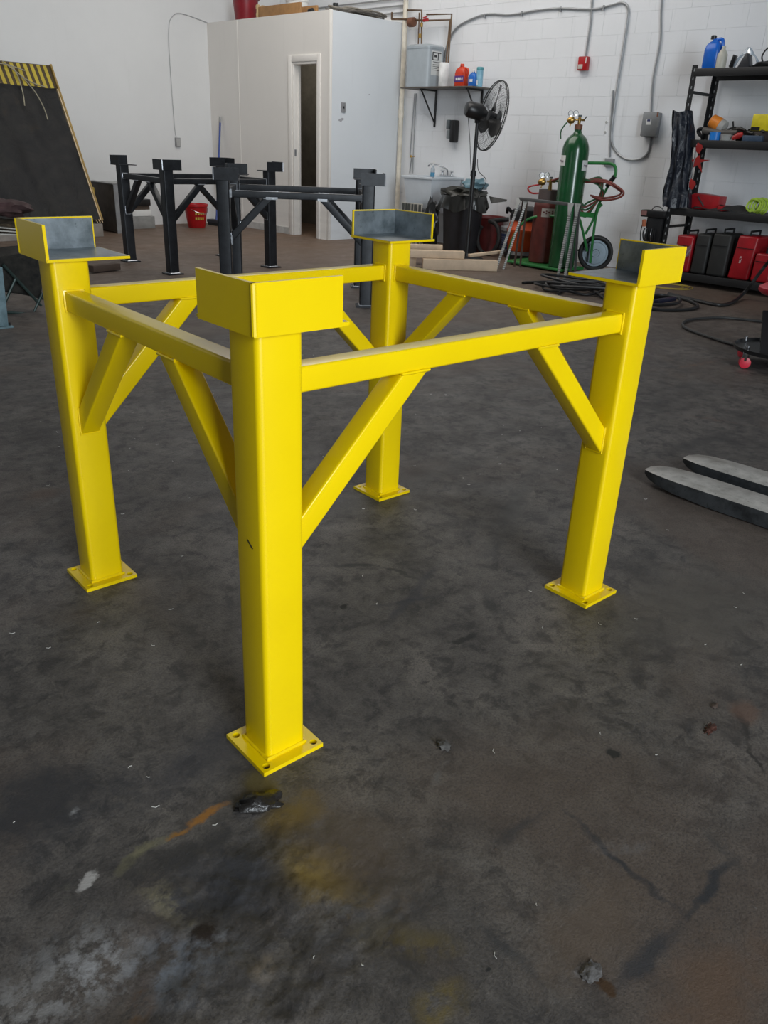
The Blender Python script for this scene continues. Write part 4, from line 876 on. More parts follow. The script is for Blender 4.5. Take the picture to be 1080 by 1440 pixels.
g = G(); g.tube([(7.32, 4.22, .92), (7.28, 4.08, .93), (7.22, 4.04, 1.02), (7.26, 4.0, 1.10)], .012, 8, smooth=6); build(g, 'hose_loop', HG, t)
g = G(); g.tube([(7.26, 4.24, .92), (7.22, 4.10, .96), (7.18, 4.05, .95)], .012, 8, smooth=6); build(g, 'hose_loop', HR, t)
g = G(); g.tube([(7.08, 4.02, 1.50), (7.05, 4.06, 1.42), (7.06, 4.06, 1.34)], .007, 8, smooth=6); build(g, 'hose_loop', HG, t)
# folding sawhorse
t = thing('folding_sawhorse', 'folding steel sawhorse with slim perforated legs before the gas cart', 'sawhorse', (6.75, 4.0, 0))
SG = M('sawhorse_grey', (.10, .10, .10), .5, .3)
pl, pr_ = Vector((6.82, 4.27, .735)), Vector((6.66, 3.52, .735))
g = G(); g.bar(pl+Vector((0, .06, 0)), pr_-Vector((0, .04, 0)), .05, .03); build(g, 'top_rail', SG, t, bevel=.003)
def perf():
    m, tt, b = nt('perforated_zinc_leg'); ge = N(tt, 'ShaderNodeNewGeometry'); sx = N(tt, 'ShaderNodeSeparateXYZ'); tt.links.new(ge.outputs['Position'], sx.inputs[0])
    wv = N(tt, 'ShaderNodeMath', operation='MULTIPLY'); tt.links.new(sx.outputs[2], wv.inputs[0]); wv.inputs[1].default_value = 300
    sn = N(tt, 'ShaderNodeMath', operation='SINE'); tt.links.new(wv.outputs[0], sn.inputs[0])
    tt.links.new(ramp(tt, sn.outputs[0], [(0.3, (.22, .22, .21)), (.6, (.60, .60, .58))]), b.inputs['Base Color']); b.inputs['Roughness'].default_value = .4; b.inputs['Metallic'].default_value = .2; return m
PF = perf()
for a, b_, m_ in ((pl+Vector((-.01, .05, 0)), (6.637, 4.425, 0.0), PF), (pl+Vector((-.01, -.04, 0)), (6.705, 4.375, 0.0), PF), (pr_+Vector((-.01, .05, 0)), (6.635, 3.613, 0.0), PF), (pr_+Vector((-.01, -.03, 0)), (6.662, 3.545, 0.0), PF)):
    g = G(); g.bar(a, b_, .022, .022); build(g, 'leg', m_, t)
    g = G(); d = (Vector(b_)-Vector(a)).normalized(); g.prism([a+Vector((-.014, -.035, .015)), a+Vector((-.014, .035, .015)), a+d*.10+Vector((-.014, .012, 0)), a+d*.10+Vector((-.014, -.012, 0))], 0, (.003, 0, 0)); build(g, 'hinge_plate', M('zinc_plate', (.5, .5, .48), .4, .2), t)
BRN = M('brown_steel_leg', (.09, .06, .045), .5, .2)
for a, b_ in ((pl+Vector((.02, .03, 0)), (7.0, 4.44, 0)), (pl+Vector((.02, -.02, 0)), (7.0, 4.36, 0)), (pr_+Vector((.02, .02, 0)), (6.95, 3.66, 0)), (pr_+Vector((.02, -.02, 0)), (6.95, 3.60, 0))):
    g = G(); g.bar(a, b_, .022, .022); build(g, 'leg', BRN if b_[1] > 4 else SG, t)
# lumber on the floor
def plank(name, a, b_, w_, h_, label, z=None, m=WOOD):
    g = G(); g.bar(a, b_, w_, h_); return single(g, name, m, label, 'lumber', 'pine boards stacked on the floor', bevel=.003)
plank('timber_board', (5.87, 4.85, .056), (6.50, 4.32, .056), .09, .110, 'thick pine board lying nearest, at the front of the pile')
plank('timber_board', (5.80, 5.45, .056), (5.86, 4.98, .056), .12, .11, 'short pine block under the left end of the pile')
plank('timber_board', (5.86, 5.36, .185), (6.33, 4.98, .185), .10, .05, 'pine board on top of the pile at its left end')
plank('timber_board', (5.80, 4.98, .152), (6.26, 4.60, .152), .10, .075, 'pine board laid across the middle of the pile')
plank('timber_board', (6.10, 4.93, .040), (6.70, 4.48, .040), .07, .08, 'thin pine board lying flat behind the thick front one')
plank('timber_board', (6.38, 4.62, .135), (6.80, 4.50, .165), .05, .030, 'slim pine strip tilted up at the right of the pile')
# ================================================================ STORAGE RACK
t = thing('storage_rack', 'black steel storage rack loaded with tools beside the block wall', 'rack', (7.75, 2.0, 0))
RX0, RX1, RY0, RY1 = 7.50, 8.02, .55, 2.95
RK = M('black_rack_steel', (.012, .012, .013), .5)
for x in (RX0, RX1):
    for y in (RY1, RY0):
        g = G(); g.bb((x-.003, y-.055, 0), (x+.0, y, 2.03)); g.bb((x-.003, y-.003, 0), (x+.05, y, 2.03)) if x < 7.8 else g.bb((x-.05, y-.003, 0), (x, y, 2.03)); po = build(g, 'upright', RK, t, smooth=False)
        if y == RY1:
            g = G()
            for k in range(24): g.bb((x-.0045, y-.032, .25+.075*k), (x-.0032, y-.022, .275+.075*k))
            build(g, 'slots', M('slot_light', (.30, .31, .32), .6), po)['kind'] = 'stuff'
for zt, h_ in ((2.0, .068), (1.38, .07), (.742, .07), (.125, .075)):
    for x in (RX0-.006, RX1-.02):
        g = G(); g.bb((x, RY0, zt-h_), (x+.02, RY1-.03, zt)); build(g, 'shelf_beam', RK, t, bevel=.003)
    g = G(); g.bb((RX0+.014, RY0, zt-.018), (RX1-.02, RY1-.03, zt-.006)); build(g, 'shelf_panel', M('dark_shelf_board', (.02, .019, .018), .7), t)
for z in (1.80, 1.16, .55, .1):
    g = G(); g.bar((RX0, RY1-.01, z), (RX1, RY1-.01, z), .02, .025); build(g, 'end_brace', RK, t)
zt = 2.0005
t = thing('coolant_jug', 'blue plastic jug with black cap on the top rack shelf', 'jug', (7.65, 2.83, zt))
g = G(); bottle(g, 7.65, 2.835, zt, .07, .075, .27); build(g, 'jug_body', M('bright_blue_plastic', (.01, .14, .62), .3), t, ang=50)
g = G(); g.lathe([(0, .026), (.03, .026), (.034, .02)], (7.65, 2.86, zt+.255), n=16); build(g, 'cap', BLK, t)
g = G(); g.tube([(7.65, 2.83, zt+.25), (7.65, 2.77, zt+.25), (7.65, 2.755, zt+.19), (7.65, 2.77, zt+.15)], .016, 8, smooth=4); build(g, 'handle', M('bright_blue_plastic', (.01, .14, .62), .3), t)
g = G(); g.lathe([(0, .045), (.01, .048), (.12, .048), (.15, .03), (.165, .018), (.19, .018)], (7.62, 2.728, zt), n=24)
single(g, 'squeeze_bottle', M('cream_plastic', (.55, .53, .45), .45), 'cream squeeze bottle beside the blue jug on the top shelf', 'bottle', ang=50)
g = G(); g.prism([(7.62, 2.63, zt), (7.62, 2.60, zt+.11), (7.62, 2.625, zt+.12), (7.62, 2.648, zt+.02)], 0, (.06, 0, 0)); single(g, 'angle_bracket', BLK, 'small dark upright bracket on the top rack shelf', 'bracket', bevel=.003)
g = G(); g.prism([(7.60, 2.56, zt), (7.60, 2.50, zt+.125), (7.60, 2.475, zt+.125), (7.60, 2.44, zt)], 0, (.10, 0, 0)); single(g, 'machined_casting', M('dark_casting', (.035, .035, .04), .4), 'dark wedge-shaped casting on the top rack shelf', 'casting', bevel=.006)
g = G(); g.grid(10, 8, lambda u, v: (7.64+.05*v, 2.62-.24*u, zt+.005+.17*math.sin(math.pi*min(1, u*.95+.03))*(.75+.25*v)+.02*math.sin(9*u+5*v)))
single(g, 'plastic_sheet', M('clear_blue_film', (.45, .55, .65), .2, trans=.5), 'crumpled clear bluish plastic sheet on the top rack shelf', 'plastic', ang=80)
g = G(); g.tube([(7.65, 2.33, zt+.01), (7.65, 2.36, zt+.10), (7.65, 2.31, zt+.17), (7.65, 2.20, zt+.20)], .007, 8, smooth=5); g.tube([(7.62, 2.42, zt+.010), (7.60, 2.30, zt+.012), (7.62, 2.10, zt+.012)], .009, 6, smooth=4)
g = G(); g.tube([(7.62, 2.42, zt+.008), (7.60, 2.36, zt+.010), (7.65, 2.335, zt+.03), (7.65, 2.36, zt+.10), (7.65, 2.31, zt+.17), (7.65, 2.16, zt+.20), (7.65, 2.02, zt+.12), (7.65, 1.98, zt+.01)], .007, 8, smooth=5); single(g, 'black_cable', RUB, 'black cable arching above the top rack shelf', 'cable')
g = G(); g.blob((7.66, 2.26, zt+.025), (.10, .17, .035), .25, 2.5, 3, 4, flat=-.025); single(g, 'folded_tarp', M('black_cloth', (.015, .015, .016), .8), 'low black folded tarp on the right of the top rack shelf', 'tarp', ang=80)
# second shelf
z = 1.3805
t = thing('orange_jar', 'orange hand-cleaner jar tipped over on the middle rack shelf', 'jar', (7.62, 2.64, z))
g = G(); d = Vector((0, -.80, -.35)).normalized(); c = Vector((7.62, 2.715, z+.175)); g.lathe([(0, .045), (.01, .062), (.10, .066), (.11, .066)], c, d, 24); build(g, 'jar_body', M('orange_jar_plastic', (.75, .24, .03), .35), t, ang=50)
g = G(); g.lathe([(.11, .064), (.16, .060), (.165, .05)], c, d, 24); build(g, 'jar_lid', M('dull_white_lid', (.45, .44, .42), .4), t, ang=50)
t = thing('grinder', 'grey angle tool lying under the orange jar', 'tool', (7.6, 2.6, z))
g = G(); g.tube([(7.58, 2.76, z+.085), (7.58, 2.60, z+.068), (7.58, 2.42, z+.075)], [.032, .03, .022], 12); build(g, 'tool_body', M('dull_grey_brown', (.10, .09, .08), .5), t)
g = G(); g.tube([(7.58, 2.76, z+.03), (7.60, 2.80, z+.05), (7.60, 2.82, z+.09), (7.58, 2.76, z+.10)], .018, 8, smooth=3); build(g, 'tool_head', BLK, t)
g = G(); g.lathe([(0, .05), (.07, .055)], (7.56, 2.62, z), n=24); single(g, 'blue_cup', M('blue_cup_plastic', (.02, .22, .70), .35), 'small bright blue cup on the middle rack shelf', 'cup')
g = G(); g.lathe([(0, .045), (.05, .055), (.055, .045)], (7.56, 2.51, z), n=20); single(g, 'white_bowl', M('milky_plastic', (.40, .40, .38), .4), 'small milky plastic bowl right of the blue cup', 'bowl')
g = G(); g.tube([(7.55, 2.44, z+.02), (7.55, 2.39, z+.045), (7.56, 2.35, z+.06)], [.018, .03, .022], 10); single(g, 'red_tool', M('red_tool_plastic', (.40, .02, .02), .4), 'small red hand tool lying on the middle rack shelf', 'tool')
g = G(); g.tube([(7.60, 2.49, z+.17), (7.60, 2.465, z+.10), (7.60, 2.45, z+.05)], .008, 6); g.tube([(7.60, 2.55, z+.05), (7.60, 2.53, z+.10), (7.60, 2.46, z+.12), (7.60, 2.42, z+.10)], .012, 8, smooth=4)
g = G(); g.tube([(7.60, 2.55, z+.06), (7.60, 2.52, z+.10), (7.60, 2.475, z+.12), (7.60, 2.49, z+.17)], .009, 8); single(g, 'bent_lever', BLKM, 'thin dark lever sticking up behind the tools on the middle shelf', 'tool')
random.seed(3)
for k, (y, zz, l_, r_, lab) in enumerate(((2.40, .10, .12, .013, 'oily dark spanner topmost on the pile of tools'), (2.36, .075, .20, .014, 'long oily bar lying across the tool pile'), (2.30, .05, .22, .016, 'dark steel bar at the bottom of the tool pile'), (2.24, .09, .18, .012, 'dark rod in front of the yellow case'), (2.33, .025, .20, .018, 'thick dark drill body low on the middle shelf'))):
    g = G(); g.tube([(7.58+.02*k, y+l_/2, z+zz), (7.58+.02*k, y, z+zz+.01), (7.57, y-l_/2, z+zz-.005)], [r_, r_*1.2, r_*.7], 8); g.lathe([(-.01, r_*1.9), (.012, r_*1.9)], (7.58+.02*k, y+l_/2-.01, z+zz), (1, 0, .2), 10)
    single(g, 'hand_tool', M('oily_dark_iron', (.03, .028, .025), .45, .3), lab, 'tool')
t = thing('yellow_case', 'yellow plastic tool case at the right end of the middle shelf', 'case', (7.65, 2.2, z))
g = G(); g.bb((7.60, 2.02, z+.09), (7.72, 2.31, z+.235)); build(g, 'case_shell', M('yellow_case_plastic', (.75, .62, .02), .4), t, bevel=.012)
g = G(); g.bb((7.594, 2.22, z+.095), (7.60, 2.30, z+.125)); build(g, 'latch', BLK, t)
g = G(); g.bb((7.60, 2.02, z), (7.72, 2.30, z+.088)); single(g, 'dark_box', M('dark_brown_box', (.04, .03, .028), .6), 'dark low box beneath the yellow tool case', 'box', bevel=.004)
g = G(); g.bb((7.53, 2.15, z), (7.58, 2.34, z+.05)); single(g, 'blue_tray', M('slate_blue_plastic', (.05, .08, .13), .5), 'slate blue tray at the front right of the middle shelf', 'tray', bevel=.005)
# third shelf
z = .7425
t = thing('red_tool_tray', 'open red metal tool tray on the third rack shelf', 'tray', (7.65, 2.6, z))
g = G(); g.prism([(7.58, 2.77, z), (7.58, 2.78, z+.12), (7.58, 2.72, z+.15), (7.58, 2.46, z+.13), (7.58, 2.46, z)], 0, (.18, 0, 0)); build(g, 'tray_body', M('red_tray_paint', (.38, .01, .015), .4), t, bevel=.005)
g = G(); g.bb((7.56, 2.40, z), (7.76, 2.455, z+.05)); build(g, 'drawer', M('red_tray_paint', (.38, .01, .015), .4), t, bevel=.004)
g = G(); g.bar((7.574, 2.68, z+.12), (7.574, 2.60, z+.03), .012, .012); build(g, 'latch', CHR, t)
g = G(); g.grid(20, 6, lambda u, v: (7.55+.10*v, 2.70-.62*u, z+.012+.05*max(0, math.sin(3*u))*v+.012*math.sin(14*u+4*v)), thick=(0, 0, -.008)); single(g, 'dark_blanket', M('dark_grey_blanket', (.022, .022, .022), .9, bmp=.4), 'dark grey blanket strewn along the third rack shelf', 'blanket', ang=80)
t = thing('rope_coil', 'lime green rope coiled at the right of the third shelf', 'rope', (7.6, 2.1, z))
LM = M('lime_rope', (.42, .60, .06), .7, bmp=.4)
for k in range(5):
    g = G(); c = Vector((7.55+.012*k, 2.10-.02*k, z+.075+.006*(k % 2))); P = [c+Vector((.012*math.sin(3*a+k), .062*math.cos(a+k*.4)*(1-.07*k), .058*math.sin(a+k*.4)*(1+.04*k))) for a in [2*math.pi*q/14 for q in range(14)]]; g.tube(P, .010, 7, True, smooth=2); build(g, 'rope_loop', LM, t)
t = thing('red_pry_star', 'red painted star-shaped tool hanging on the rack end', 'tool', (7.52, 2.72, 1.1))
g = G(); P = []
for k, (a, r_) in enumerate(((170, .06), (130, .035), (75, .065), (40, .03), (8, .13), (-15, .035), (-55, .12), (-75, .035), (-120, .07), (-150, .04))): P.append((7.485, 2.72-r_*math.cos(R(a)), 1.185+r_*math.sin(R(a))))
g.prism(P, 0, (.012, 0, 0)); build(g, 'star_plate', M('dull_red_paint', (.30, .012, .01), .5), t)
for dz in (.12, -.21): 
    g = G(); g.blob((7.485, 2.73, 1.185+dz), (.012, .035, .045), .3, 4, 2, 4); build(g, 'red_tag', M('dull_red_paint', (.30, .012, .01), .5), t)
g = G(); g.tube([(7.485, 2.755, 1.34), (7.485, 2.75, 1.2), (7.485, 2.76, 1.0), (7.485, 2.755, .92)], .006, 6); g.tube([(7.484, 2.775, 1.33), (7.484, 2.78, 1.1), (7.484, 2.775, .95)], .004, 5)
g = G(); g.tube([(7.485, 2.755, 1.34), (7.485, 2.75, 1.2), (7.485, 2.76, 1.0), (7.485, 2.755, .92)], .006, 6); build(g, 'hanging_chain', CHR, t)
# black leather hanging on the rack end
def leather():
    m, tt, b = nt('black_leather'); v = coords(tt)
    b.inputs['Base Color'].default_value = (.012, .016, .026, 1); b.inputs['Roughness'].default_value = .22
    bump(tt, b, noise_n(tt, v, 9, 6, .6, .6), .9, .03); return m
g = G()
def lj(u, v):
    a = math.pi*(1.15*u-.08); w_ = .092+.05*v+.012*math.sin(9*v); fold = .018*math.sin(8*a+3*v)+.012*math.sin(17*v+4*a)
    return (7.535-.085*math.sin(a)*(1+.2*math.sin(6*v))-fold, 2.985-.13*v+w_*math.cos(a)-.02*math.sin(5*v), 1.63-.885*v+.01*math.sin(3*a))
g.grid(28, 44, lj, thick=(.012, 0, 0)); single(g, 'leather_apron', leather(), 'glossy black welding leathers hanging from the end of the rack', 'apron', ang=80)
# machine on the rack's end
t = thing('wire_feeder', 'small black machine with dangling cables mounted at the rack end', 'machine', (7.5, 3.08, .62))
g = G(); g.bb((7.44, 2.93, .63), (7.56, 3.21, .70)); build(g, 'head', BLK, t, bevel=.008)
g = G(); g.bb((7.435, 3.14, .645), (7.441, 3.20, .69)); build(g, 'nameplate', M('pinkish_plate', (.25, .12, .11), .5), t)
g = G(); g.bb((7.46, 2.96, .36), (7.56, 3.14, .63)); build(g, 'body', BLK, t, bevel=.01)
g = G(); g.cyl((7.44, 3.155, .60), (7.455, 3.155, .54), .022); build(g, 'orange_knob', M('copper_orange_knob', (.5, .16, .08), .4), t)
g = G(); g.tube([(7.5, 3.12, .70), (7.48, 3.08, .735), (7.48, 3.02, .735), (7.5, 2.98, .70)], .005, 6, smooth=5); build(g, 'carry_handle', BLK, t)
g = G(); g.tube([(7.45, 3.17, .58), (7.44, 3.175, .48), (7.44, 3.16, .38), (7.45, 3.12, .02)], .005, 6, smooth=4); build(g, 'cable', BLK, t)
for k in range(7):
    g = G(); g.tube([(7.45, 3.14-.02*k, .52), (7.44, 3.145-.022*k, .46-.008*(k % 3)), (7.45, 3.13-.02*k, .40+.01*(k % 2))], .007, 6, smooth=3); build(g, 'connector', CHR if k % 3 == 1 else BLK, t)
g = G(); g.bb((7.46, 2.90, .30), (7.56, 3.12, .36)); g2 = G(); g2.bar((7.50, 3.05, .36), (7.50, 3.05, .0), .05, .05); build(g2, 'post', BLK, t)
# cases on the bottom shelf
z = .126
def tool_case(label, y0, y1, h_, x0, x1, m, lean=.0, mark=None):
    t = thing('tool_case', label, 'case', ((x0+x1)/2, (y0+y1)/2, z), 0, 'tool cases on the bottom shelf')
    g = G(); P = [(x0, y0), (x0, y1)]
    g.hexa([(x0, y0, z), (x1, y0, z), (x1, y1, z), (x0, y1, z), (x0+.01, y0-lean, z+h_), (x1, y0-lean, z+h_), (x1, y1-lean, z+h_), (x0+.01, y1-lean, z+h_)])
    build(g, 'case_shell', m, t, bevel=.022, seg=3)
    g = G(); g.bar((x0-.002, y0+.015-lean*.8, z+h_*.72), (x0-.002, y1-.015-lean*.8, z+h_*.72), .004, .006); build(g, 'lid_seam', BLK, t)
    g = G(); yc = (y0+y1)/2-lean; g.tube([(x0+.05, yc, z+h_-.005), (x0+.05, yc, z+h_+.04), (x1-.05, yc, z+h_+.04), (x1-.05, yc, z+h_-.005)], .010, 8); build(g, 'handle', BLK, t)
    return t
RC1 = M('red_case_plastic', (.33, .006, .012), .4)
WMK = M('white_print', (.75, .75, .75), .5)
t = tool_case('red tool case with white lettering at the left end of the bottom shelf', 2.62, 2.80, .36, 7.52, 7.85, RC1)
text_mesh('Milwaukee', .035, (7.516, 2.775, z+.19), (0, .05, 1), (0, 1, 0), t, WMK)
g = G(); g.hexa([(7.514, 2.70, z+.20), (7.518, 2.70, z+.20), (7.518, 2.63, z+.28), (7.514, 2.63, z+.28), (7.514, 2.69, z+.13), (7.518, 2.69, z+.13), (7.518, 2.63, z+.17), (7.514, 2.63, z+.17)]); build(g, 'grey_emblem', M('grey_pink_print', (.22, .12, .12), .5), t)
g = G(); g.bar((7.515, 2.70, z+.11), (7.515, 2.625, z+.23), .008, .01); build(g, 'stripe', M('grey_stripe', (.30, .28, .27), .5), t)
tool_case('charcoal tool case second from the left on the bottom shelf', 2.45, 2.60, .39, 7.53, 7.85, M('charcoal_case', (.020, .020, .019), .6))
tool_case('charcoal tool case between the other charcoal one and the marked red one', 2.24, 2.43, .41, 7.53, 7.85, M('charcoal_case', (.020, .020, .019), .6))
t = tool_case('tall red tool case with a small white vertical mark', 2.00, 2.20, .415, 7.52, 7.85, RC1, .03)
text_mesh('HILTI', .028, (7.518, 2.10, z+.19), (0, 0, 1), (0, 1, 0), t, WMK)
tool_case('lower red tool case at the right edge of the bottom shelf', 1.79, 1.97, .27, 7.52, 7.85, RC1)
tool_case('black tool case standing behind the lower red one', 1.60, 1.96, .40, 7.87, 7.99, M('charcoal_case', (.020, .020, .019), .6))
# ================================================================ FLOOR: hoses, stool, forks
def cord(name, pts, r, m, label, cat, group=None, sm=6):
    g = G(); g.tube([(p[0], p[1], r if len(p) < 3 or p[2] <= .001 else p[2]) for p in pts], r, 8, smooth=sm); return single(g, name, m, label, cat, group)
CB = M('black_cable_rubber', (.013, .013, .014), .45)
random.seed(5)
t = thing('welding_cable', 'heap of thick black welding cable behind the right yellow leg', 'cable', (6.1, 3.1, 0))
for k in range(7):
    g = G(); ph = random.uniform(0, 6.28); cx_, cy_ = 6.05+random.uniform(-.10, .12), 3.0+random.uniform(-.12, .10); rx_, ry_ = random.uniform(.22, .38), random.uniform(.13, .22); ta = random.uniform(-1.4, -.5); z_ = .014+.024*(k//2)
    P = [(cx_+rx_*math.cos(a)*math.cos(ta)-ry_*math.sin(a)*math.sin(ta)+.03*math.sin(3*a+ph), cy_+rx_*math.cos(a)*math.sin(ta)+ry_*math.sin(a)*math.cos(ta)+.03*math.cos(2*a+ph), z_+.018*(1+math.sin(2*a+ph))) for a in [2*math.pi*q/12 for q in range(12)]]
    g.tube(P, .012, 8, True, smooth=4); build(g, 'cable_loop', CB, t)
g = G(); g.tube([(5.972, 3.590, 0.014), (6.077, 3.578, 0.014), (6.379, 3.396, 0.014), (6.113, 2.906, 0.030), (5.893, 2.621, 0.014)], .013, 8, smooth=6); build(g, 'cable_end', CB, t)
g = G(); g.tube([(5.742, 3.021, 0.014), (6.151, 3.168, 0.030), (6.460, 3.186, 0.050), (6.663, 3.072, 0.014)], .013, 8, smooth=6); build(g, 'cable_end', CB, t)
t = thing('cable_reel_loops', 'flat loops of black cable on the floor right of the stand', 'cable', (6.1, 2.2, 0))
g = G(); g.tube([(6.228, 2.407, 0.014), (6.561, 2.327, 0.014), (6.531, 2.128, 0.014), (6.324, 1.929, 0.014), (6.084, 1.890, 0.014), (5.851, 2.006, 0.014), (5.782, 2.205, 0.014), (5.959, 2.370, 0.014)], .014, 8, True, smooth=6); build(g, 'cable_loop', CB, t)
g = G(); g.tube([(6.124, 2.429, 0.040), (6.416, 2.331, 0.040), (6.380, 2.137, 0.040), (6.123, 2.045, 0.035), (5.912, 2.175, 0.030), (5.908, 2.380, 0.030)], .014, 8, True, smooth=6); build(g, 'cable_loop', CB, t)
g = G(); g.bar((6.005, 2.178, 0.045), (6.306, 2.151, 0.045), .05, .035); build(g, 'cable_plug', M('navy_plug', (.012, .014, .035), .4), t, bevel=.006)
g = G(); g.bar((6.003, 2.220, 0.020), (6.187, 2.225, 0.020), .02, .02); build(g, 'cable_tip', M('pale_tip', (.5, .42, .36), .5), t)
cord('black_hose', [(6.709, 2.401, 0.016), (6.560, 2.011, 0.016), (6.536, 1.819, 0.016), (6.802, 1.812, 0.016), (7.178, 1.873, 0.050), (7.174, 1.800, 0.180), (7.339, 1.791, 0.300), (7.188, 1.677, 0.420)], .016, CB, 'thick black hose rising from the floor to the right edge', 'hose')
cord('black_hose', [(6.150, 1.125, 0.014), (6.084, 1.273, 0.014), (5.970, 1.524, 0.014), (5.748, 1.639, 0.014), (5.551, 1.669, 0.014), (5.354, 1.605, 0.014), (5.214, 1.481, 0.014), (5.077, 1.250, 0.014), (4.997, 1.056, 0.014), (4.963, 0.944, 0.030)], .011, M('dark_grey_hose', (.03, .03, .03), .5), 'slim dark hose curving over the floor to the rolling stool', 'hose')
t = thing('yellow_rope', 'thin yellow rope coiled flat on the floor before the rack', 'rope', (7.1, 2.5, 0))
YR = M('dull_yellow_rope', (.34, .25, .04), .7)
for k, (sx, sy) in enumerate(((1, 1), (.82, .8), (.62, .7))):
    g = G(); c = Vector((7.246, 2.665, 0.000)); e1 = Vector((7.348, 2.451, 0.000))-c; e2 = Vector((7.434, 2.758, 0.000))-c
    P = [c+e1*sx*math.cos(a)+e2*sy*math.sin(a)+Vector((0, 0, .006)) for a in [2*math.pi*q/16 for q in range(16)]]; g.tube(P, .0045, 6, True, smooth=3); build(g, 'rope_loop', YR, t)
# rolling stool
t = thing('rolling_stool', 'rolling mechanic stool with red seat and red casters at the right edge', 'stool', (4.62, .60, 0))
sx_, sy_ = 4.64, .60
g = G(); g.lathe([(.095, .27), (.10, .295), (.125, .30), (.125, .29), (.108, .285), (.105, .02)], (sx_, sy_, 0), n=40); build(g, 'tray_base', BLK, t, ang=35)
g = G(); g.lathe([(.11, .035), (.20, .030), (.42, .026)], (sx_, sy_, 0), n=20); build(g, 'stem', BLK, t, ang=35)
g = G(); g.bar((4.450, 0.643, 0.094), (4.620, 0.748, 0.337), .045, .02); build(g, 'stem_strut', BLK, t)
g = G(); g.lathe([(.45, .10), (.455, .205), (.475, .225), (.495, .225), (.515, .19), (.52, .05)], (sx_, sy_, 0), n=36); build(g, 'seat', M('red_vinyl', (.62, .015, .04), .35), t, ang=50)
for a in (150, 222, 294, 6, 78):
    c = Vector((sx_+.27*math.cos(R(a)), sy_+.27*math.sin(R(a)), .038)); d = Vector((math.cos(R(a+60)), math.sin(R(a+60)), 0))
    g = G(); g.bar(c+Vector((0, 0, .012)), c+Vector((0, 0, .07)), .03, .045); k_ = build(g, 'caster', CHR, t, bevel=.003)
    g = G(); g.cyl(c-d*.020, c-d*.005, .036, n=20); g2 = G(); g2.cyl(c+d*.005, c+d*.020, .036, n=20)
    rw = M('red_caster_wheel', (.60, .02, .045), .4); build(g, 'caster_wheel', rw, k_, bevel=.003); build(g2, 'caster_wheel', rw, k_, bevel=.003)
    g = G(); g.cyl(c+Vector((0, 0, .08)), c+Vector((0, 0, .105)), .012); build(g, 'bolt', CHR, t)
# pallet jack forks
FK = bare_steel('worn_fork_steel', (.24, .225, .20), (.42, .40, .37), .42, .12)
FS = bare_steel('dark_fork_side', (.02, .022, .024), (.06, .065, .07), .4, .4)
t = thing('pallet_jack', 'two worn grey steel pallet jack forks entering from the right', 'pallet jack', (2.3, 0, 0))
tip1, tip2 = Vector((2.16, .285, 0)), Vector((2.49, .268, 0))
def fork(pt, p_end, w_, label=None):
    pt = Vector((pt.x, pt.y, 0)); p_end = Vector((p_end.x, p_end.y, 0))
    d = (p_end-pt).normalized(); a = d.cross(Vector((0, 0, 1))); z = Vector((0, 0, 1))
    H_ = .068
    st = [(0, .028, .040, .058), (.03, .05, .030, .064), (.08, .068, .022, .067), (.16, .078, .014, .068), (.30, .08, .006, H_), (1.3, .08, .006, H_)]
    g = G(); vs = []
    for s_, hw, zb, zt_ in st:
        for x_, zz in ((-hw, zb), (-hw, zt_-.004), (-hw+.008, zt_), (hw-.008, zt_), (hw, zt_-.004), (hw, zb)): vs.append(pt+d*s_+a*x_+z*zz)
    n = 6; fs = []; ms = []
    for i in range(len(st)-1):
        for k in range(n): fs.append((i*n+k, i*n+(k+1) % n, (i+1)*n+(k+1) % n, (i+1)*n+k)); ms.append(0 if k in (1, 2, 3) else 1)
    g.add(vs, fs+[tuple(range(n)), tuple((len(st)-1)*n+k for k in range(n))]); g.m = ms+[1, 1]
    f = build(g, 'fork', [FK, FS], t, ang=30)
    g = G(); c = pt+d*.30
    return f, d
dirv = Vector((.18, -.98, 0)).normalized()
f1, d = fork(Vector((2.113, 0.208, 0.065)), Vector((2.097, -0.280, 0.065)), .16)
e1 = Vector((2.113, 0.208, 0.065))
f2, d = fork(Vector((2.370, 0.166, 0.065)), Vector((2.370, 0.166, 0.065))+d, .16)
for p in (Vector((2.113, 0.208, 0.065)), Vector((2.370, 0.166, 0.065))):
    q = p+d*1.25; q.z = 0
    for s_ in (-.03, .03):
        pass
e = (Vector((2.113, 0.208, 0.065))+Vector((2.370, 0.166, 0.065)))/2+d*1.32; e.z = 0
g = G(); a = d.cross(Vector((0, 0, 1))); g.bar(e-a*.26+Vector((0, 0, .14)), e+a*.26+Vector((0, 0, .14)), .14, .16); build(g, 'cross_frame', FS, t, bevel=.01)
g = G(); g.bar(e+d*.12+Vector((0, 0, .2)), e+d*.22+Vector((0, 0, 1.15)), .05, .05); build(g, 'tow_handle', FS, t, bevel=.01)
for s_ in (-.08, .08):
    g = G(); g.cyl(e+d*.16+a*(s_-.03)+Vector((0, 0, .09)), e+d*.16+a*(s_+.03)+Vector((0, 0, .09)), .09, n=24); build(g, 'steer_wheel', RUB, t, bevel=.006)
for k in range(2):
    p = (Vector((2.113, 0.208, 0.065)), Vector((2.370, 0.166, 0.065)))[k]
    g = G(); c = p+d*.26; g.cyl(Vector((c.x, c.y, .034))-a*.035, Vector((c.x, c.y, .034))+a*.035, .0335, n=16); build(g, 'load_roller', RUB, t)
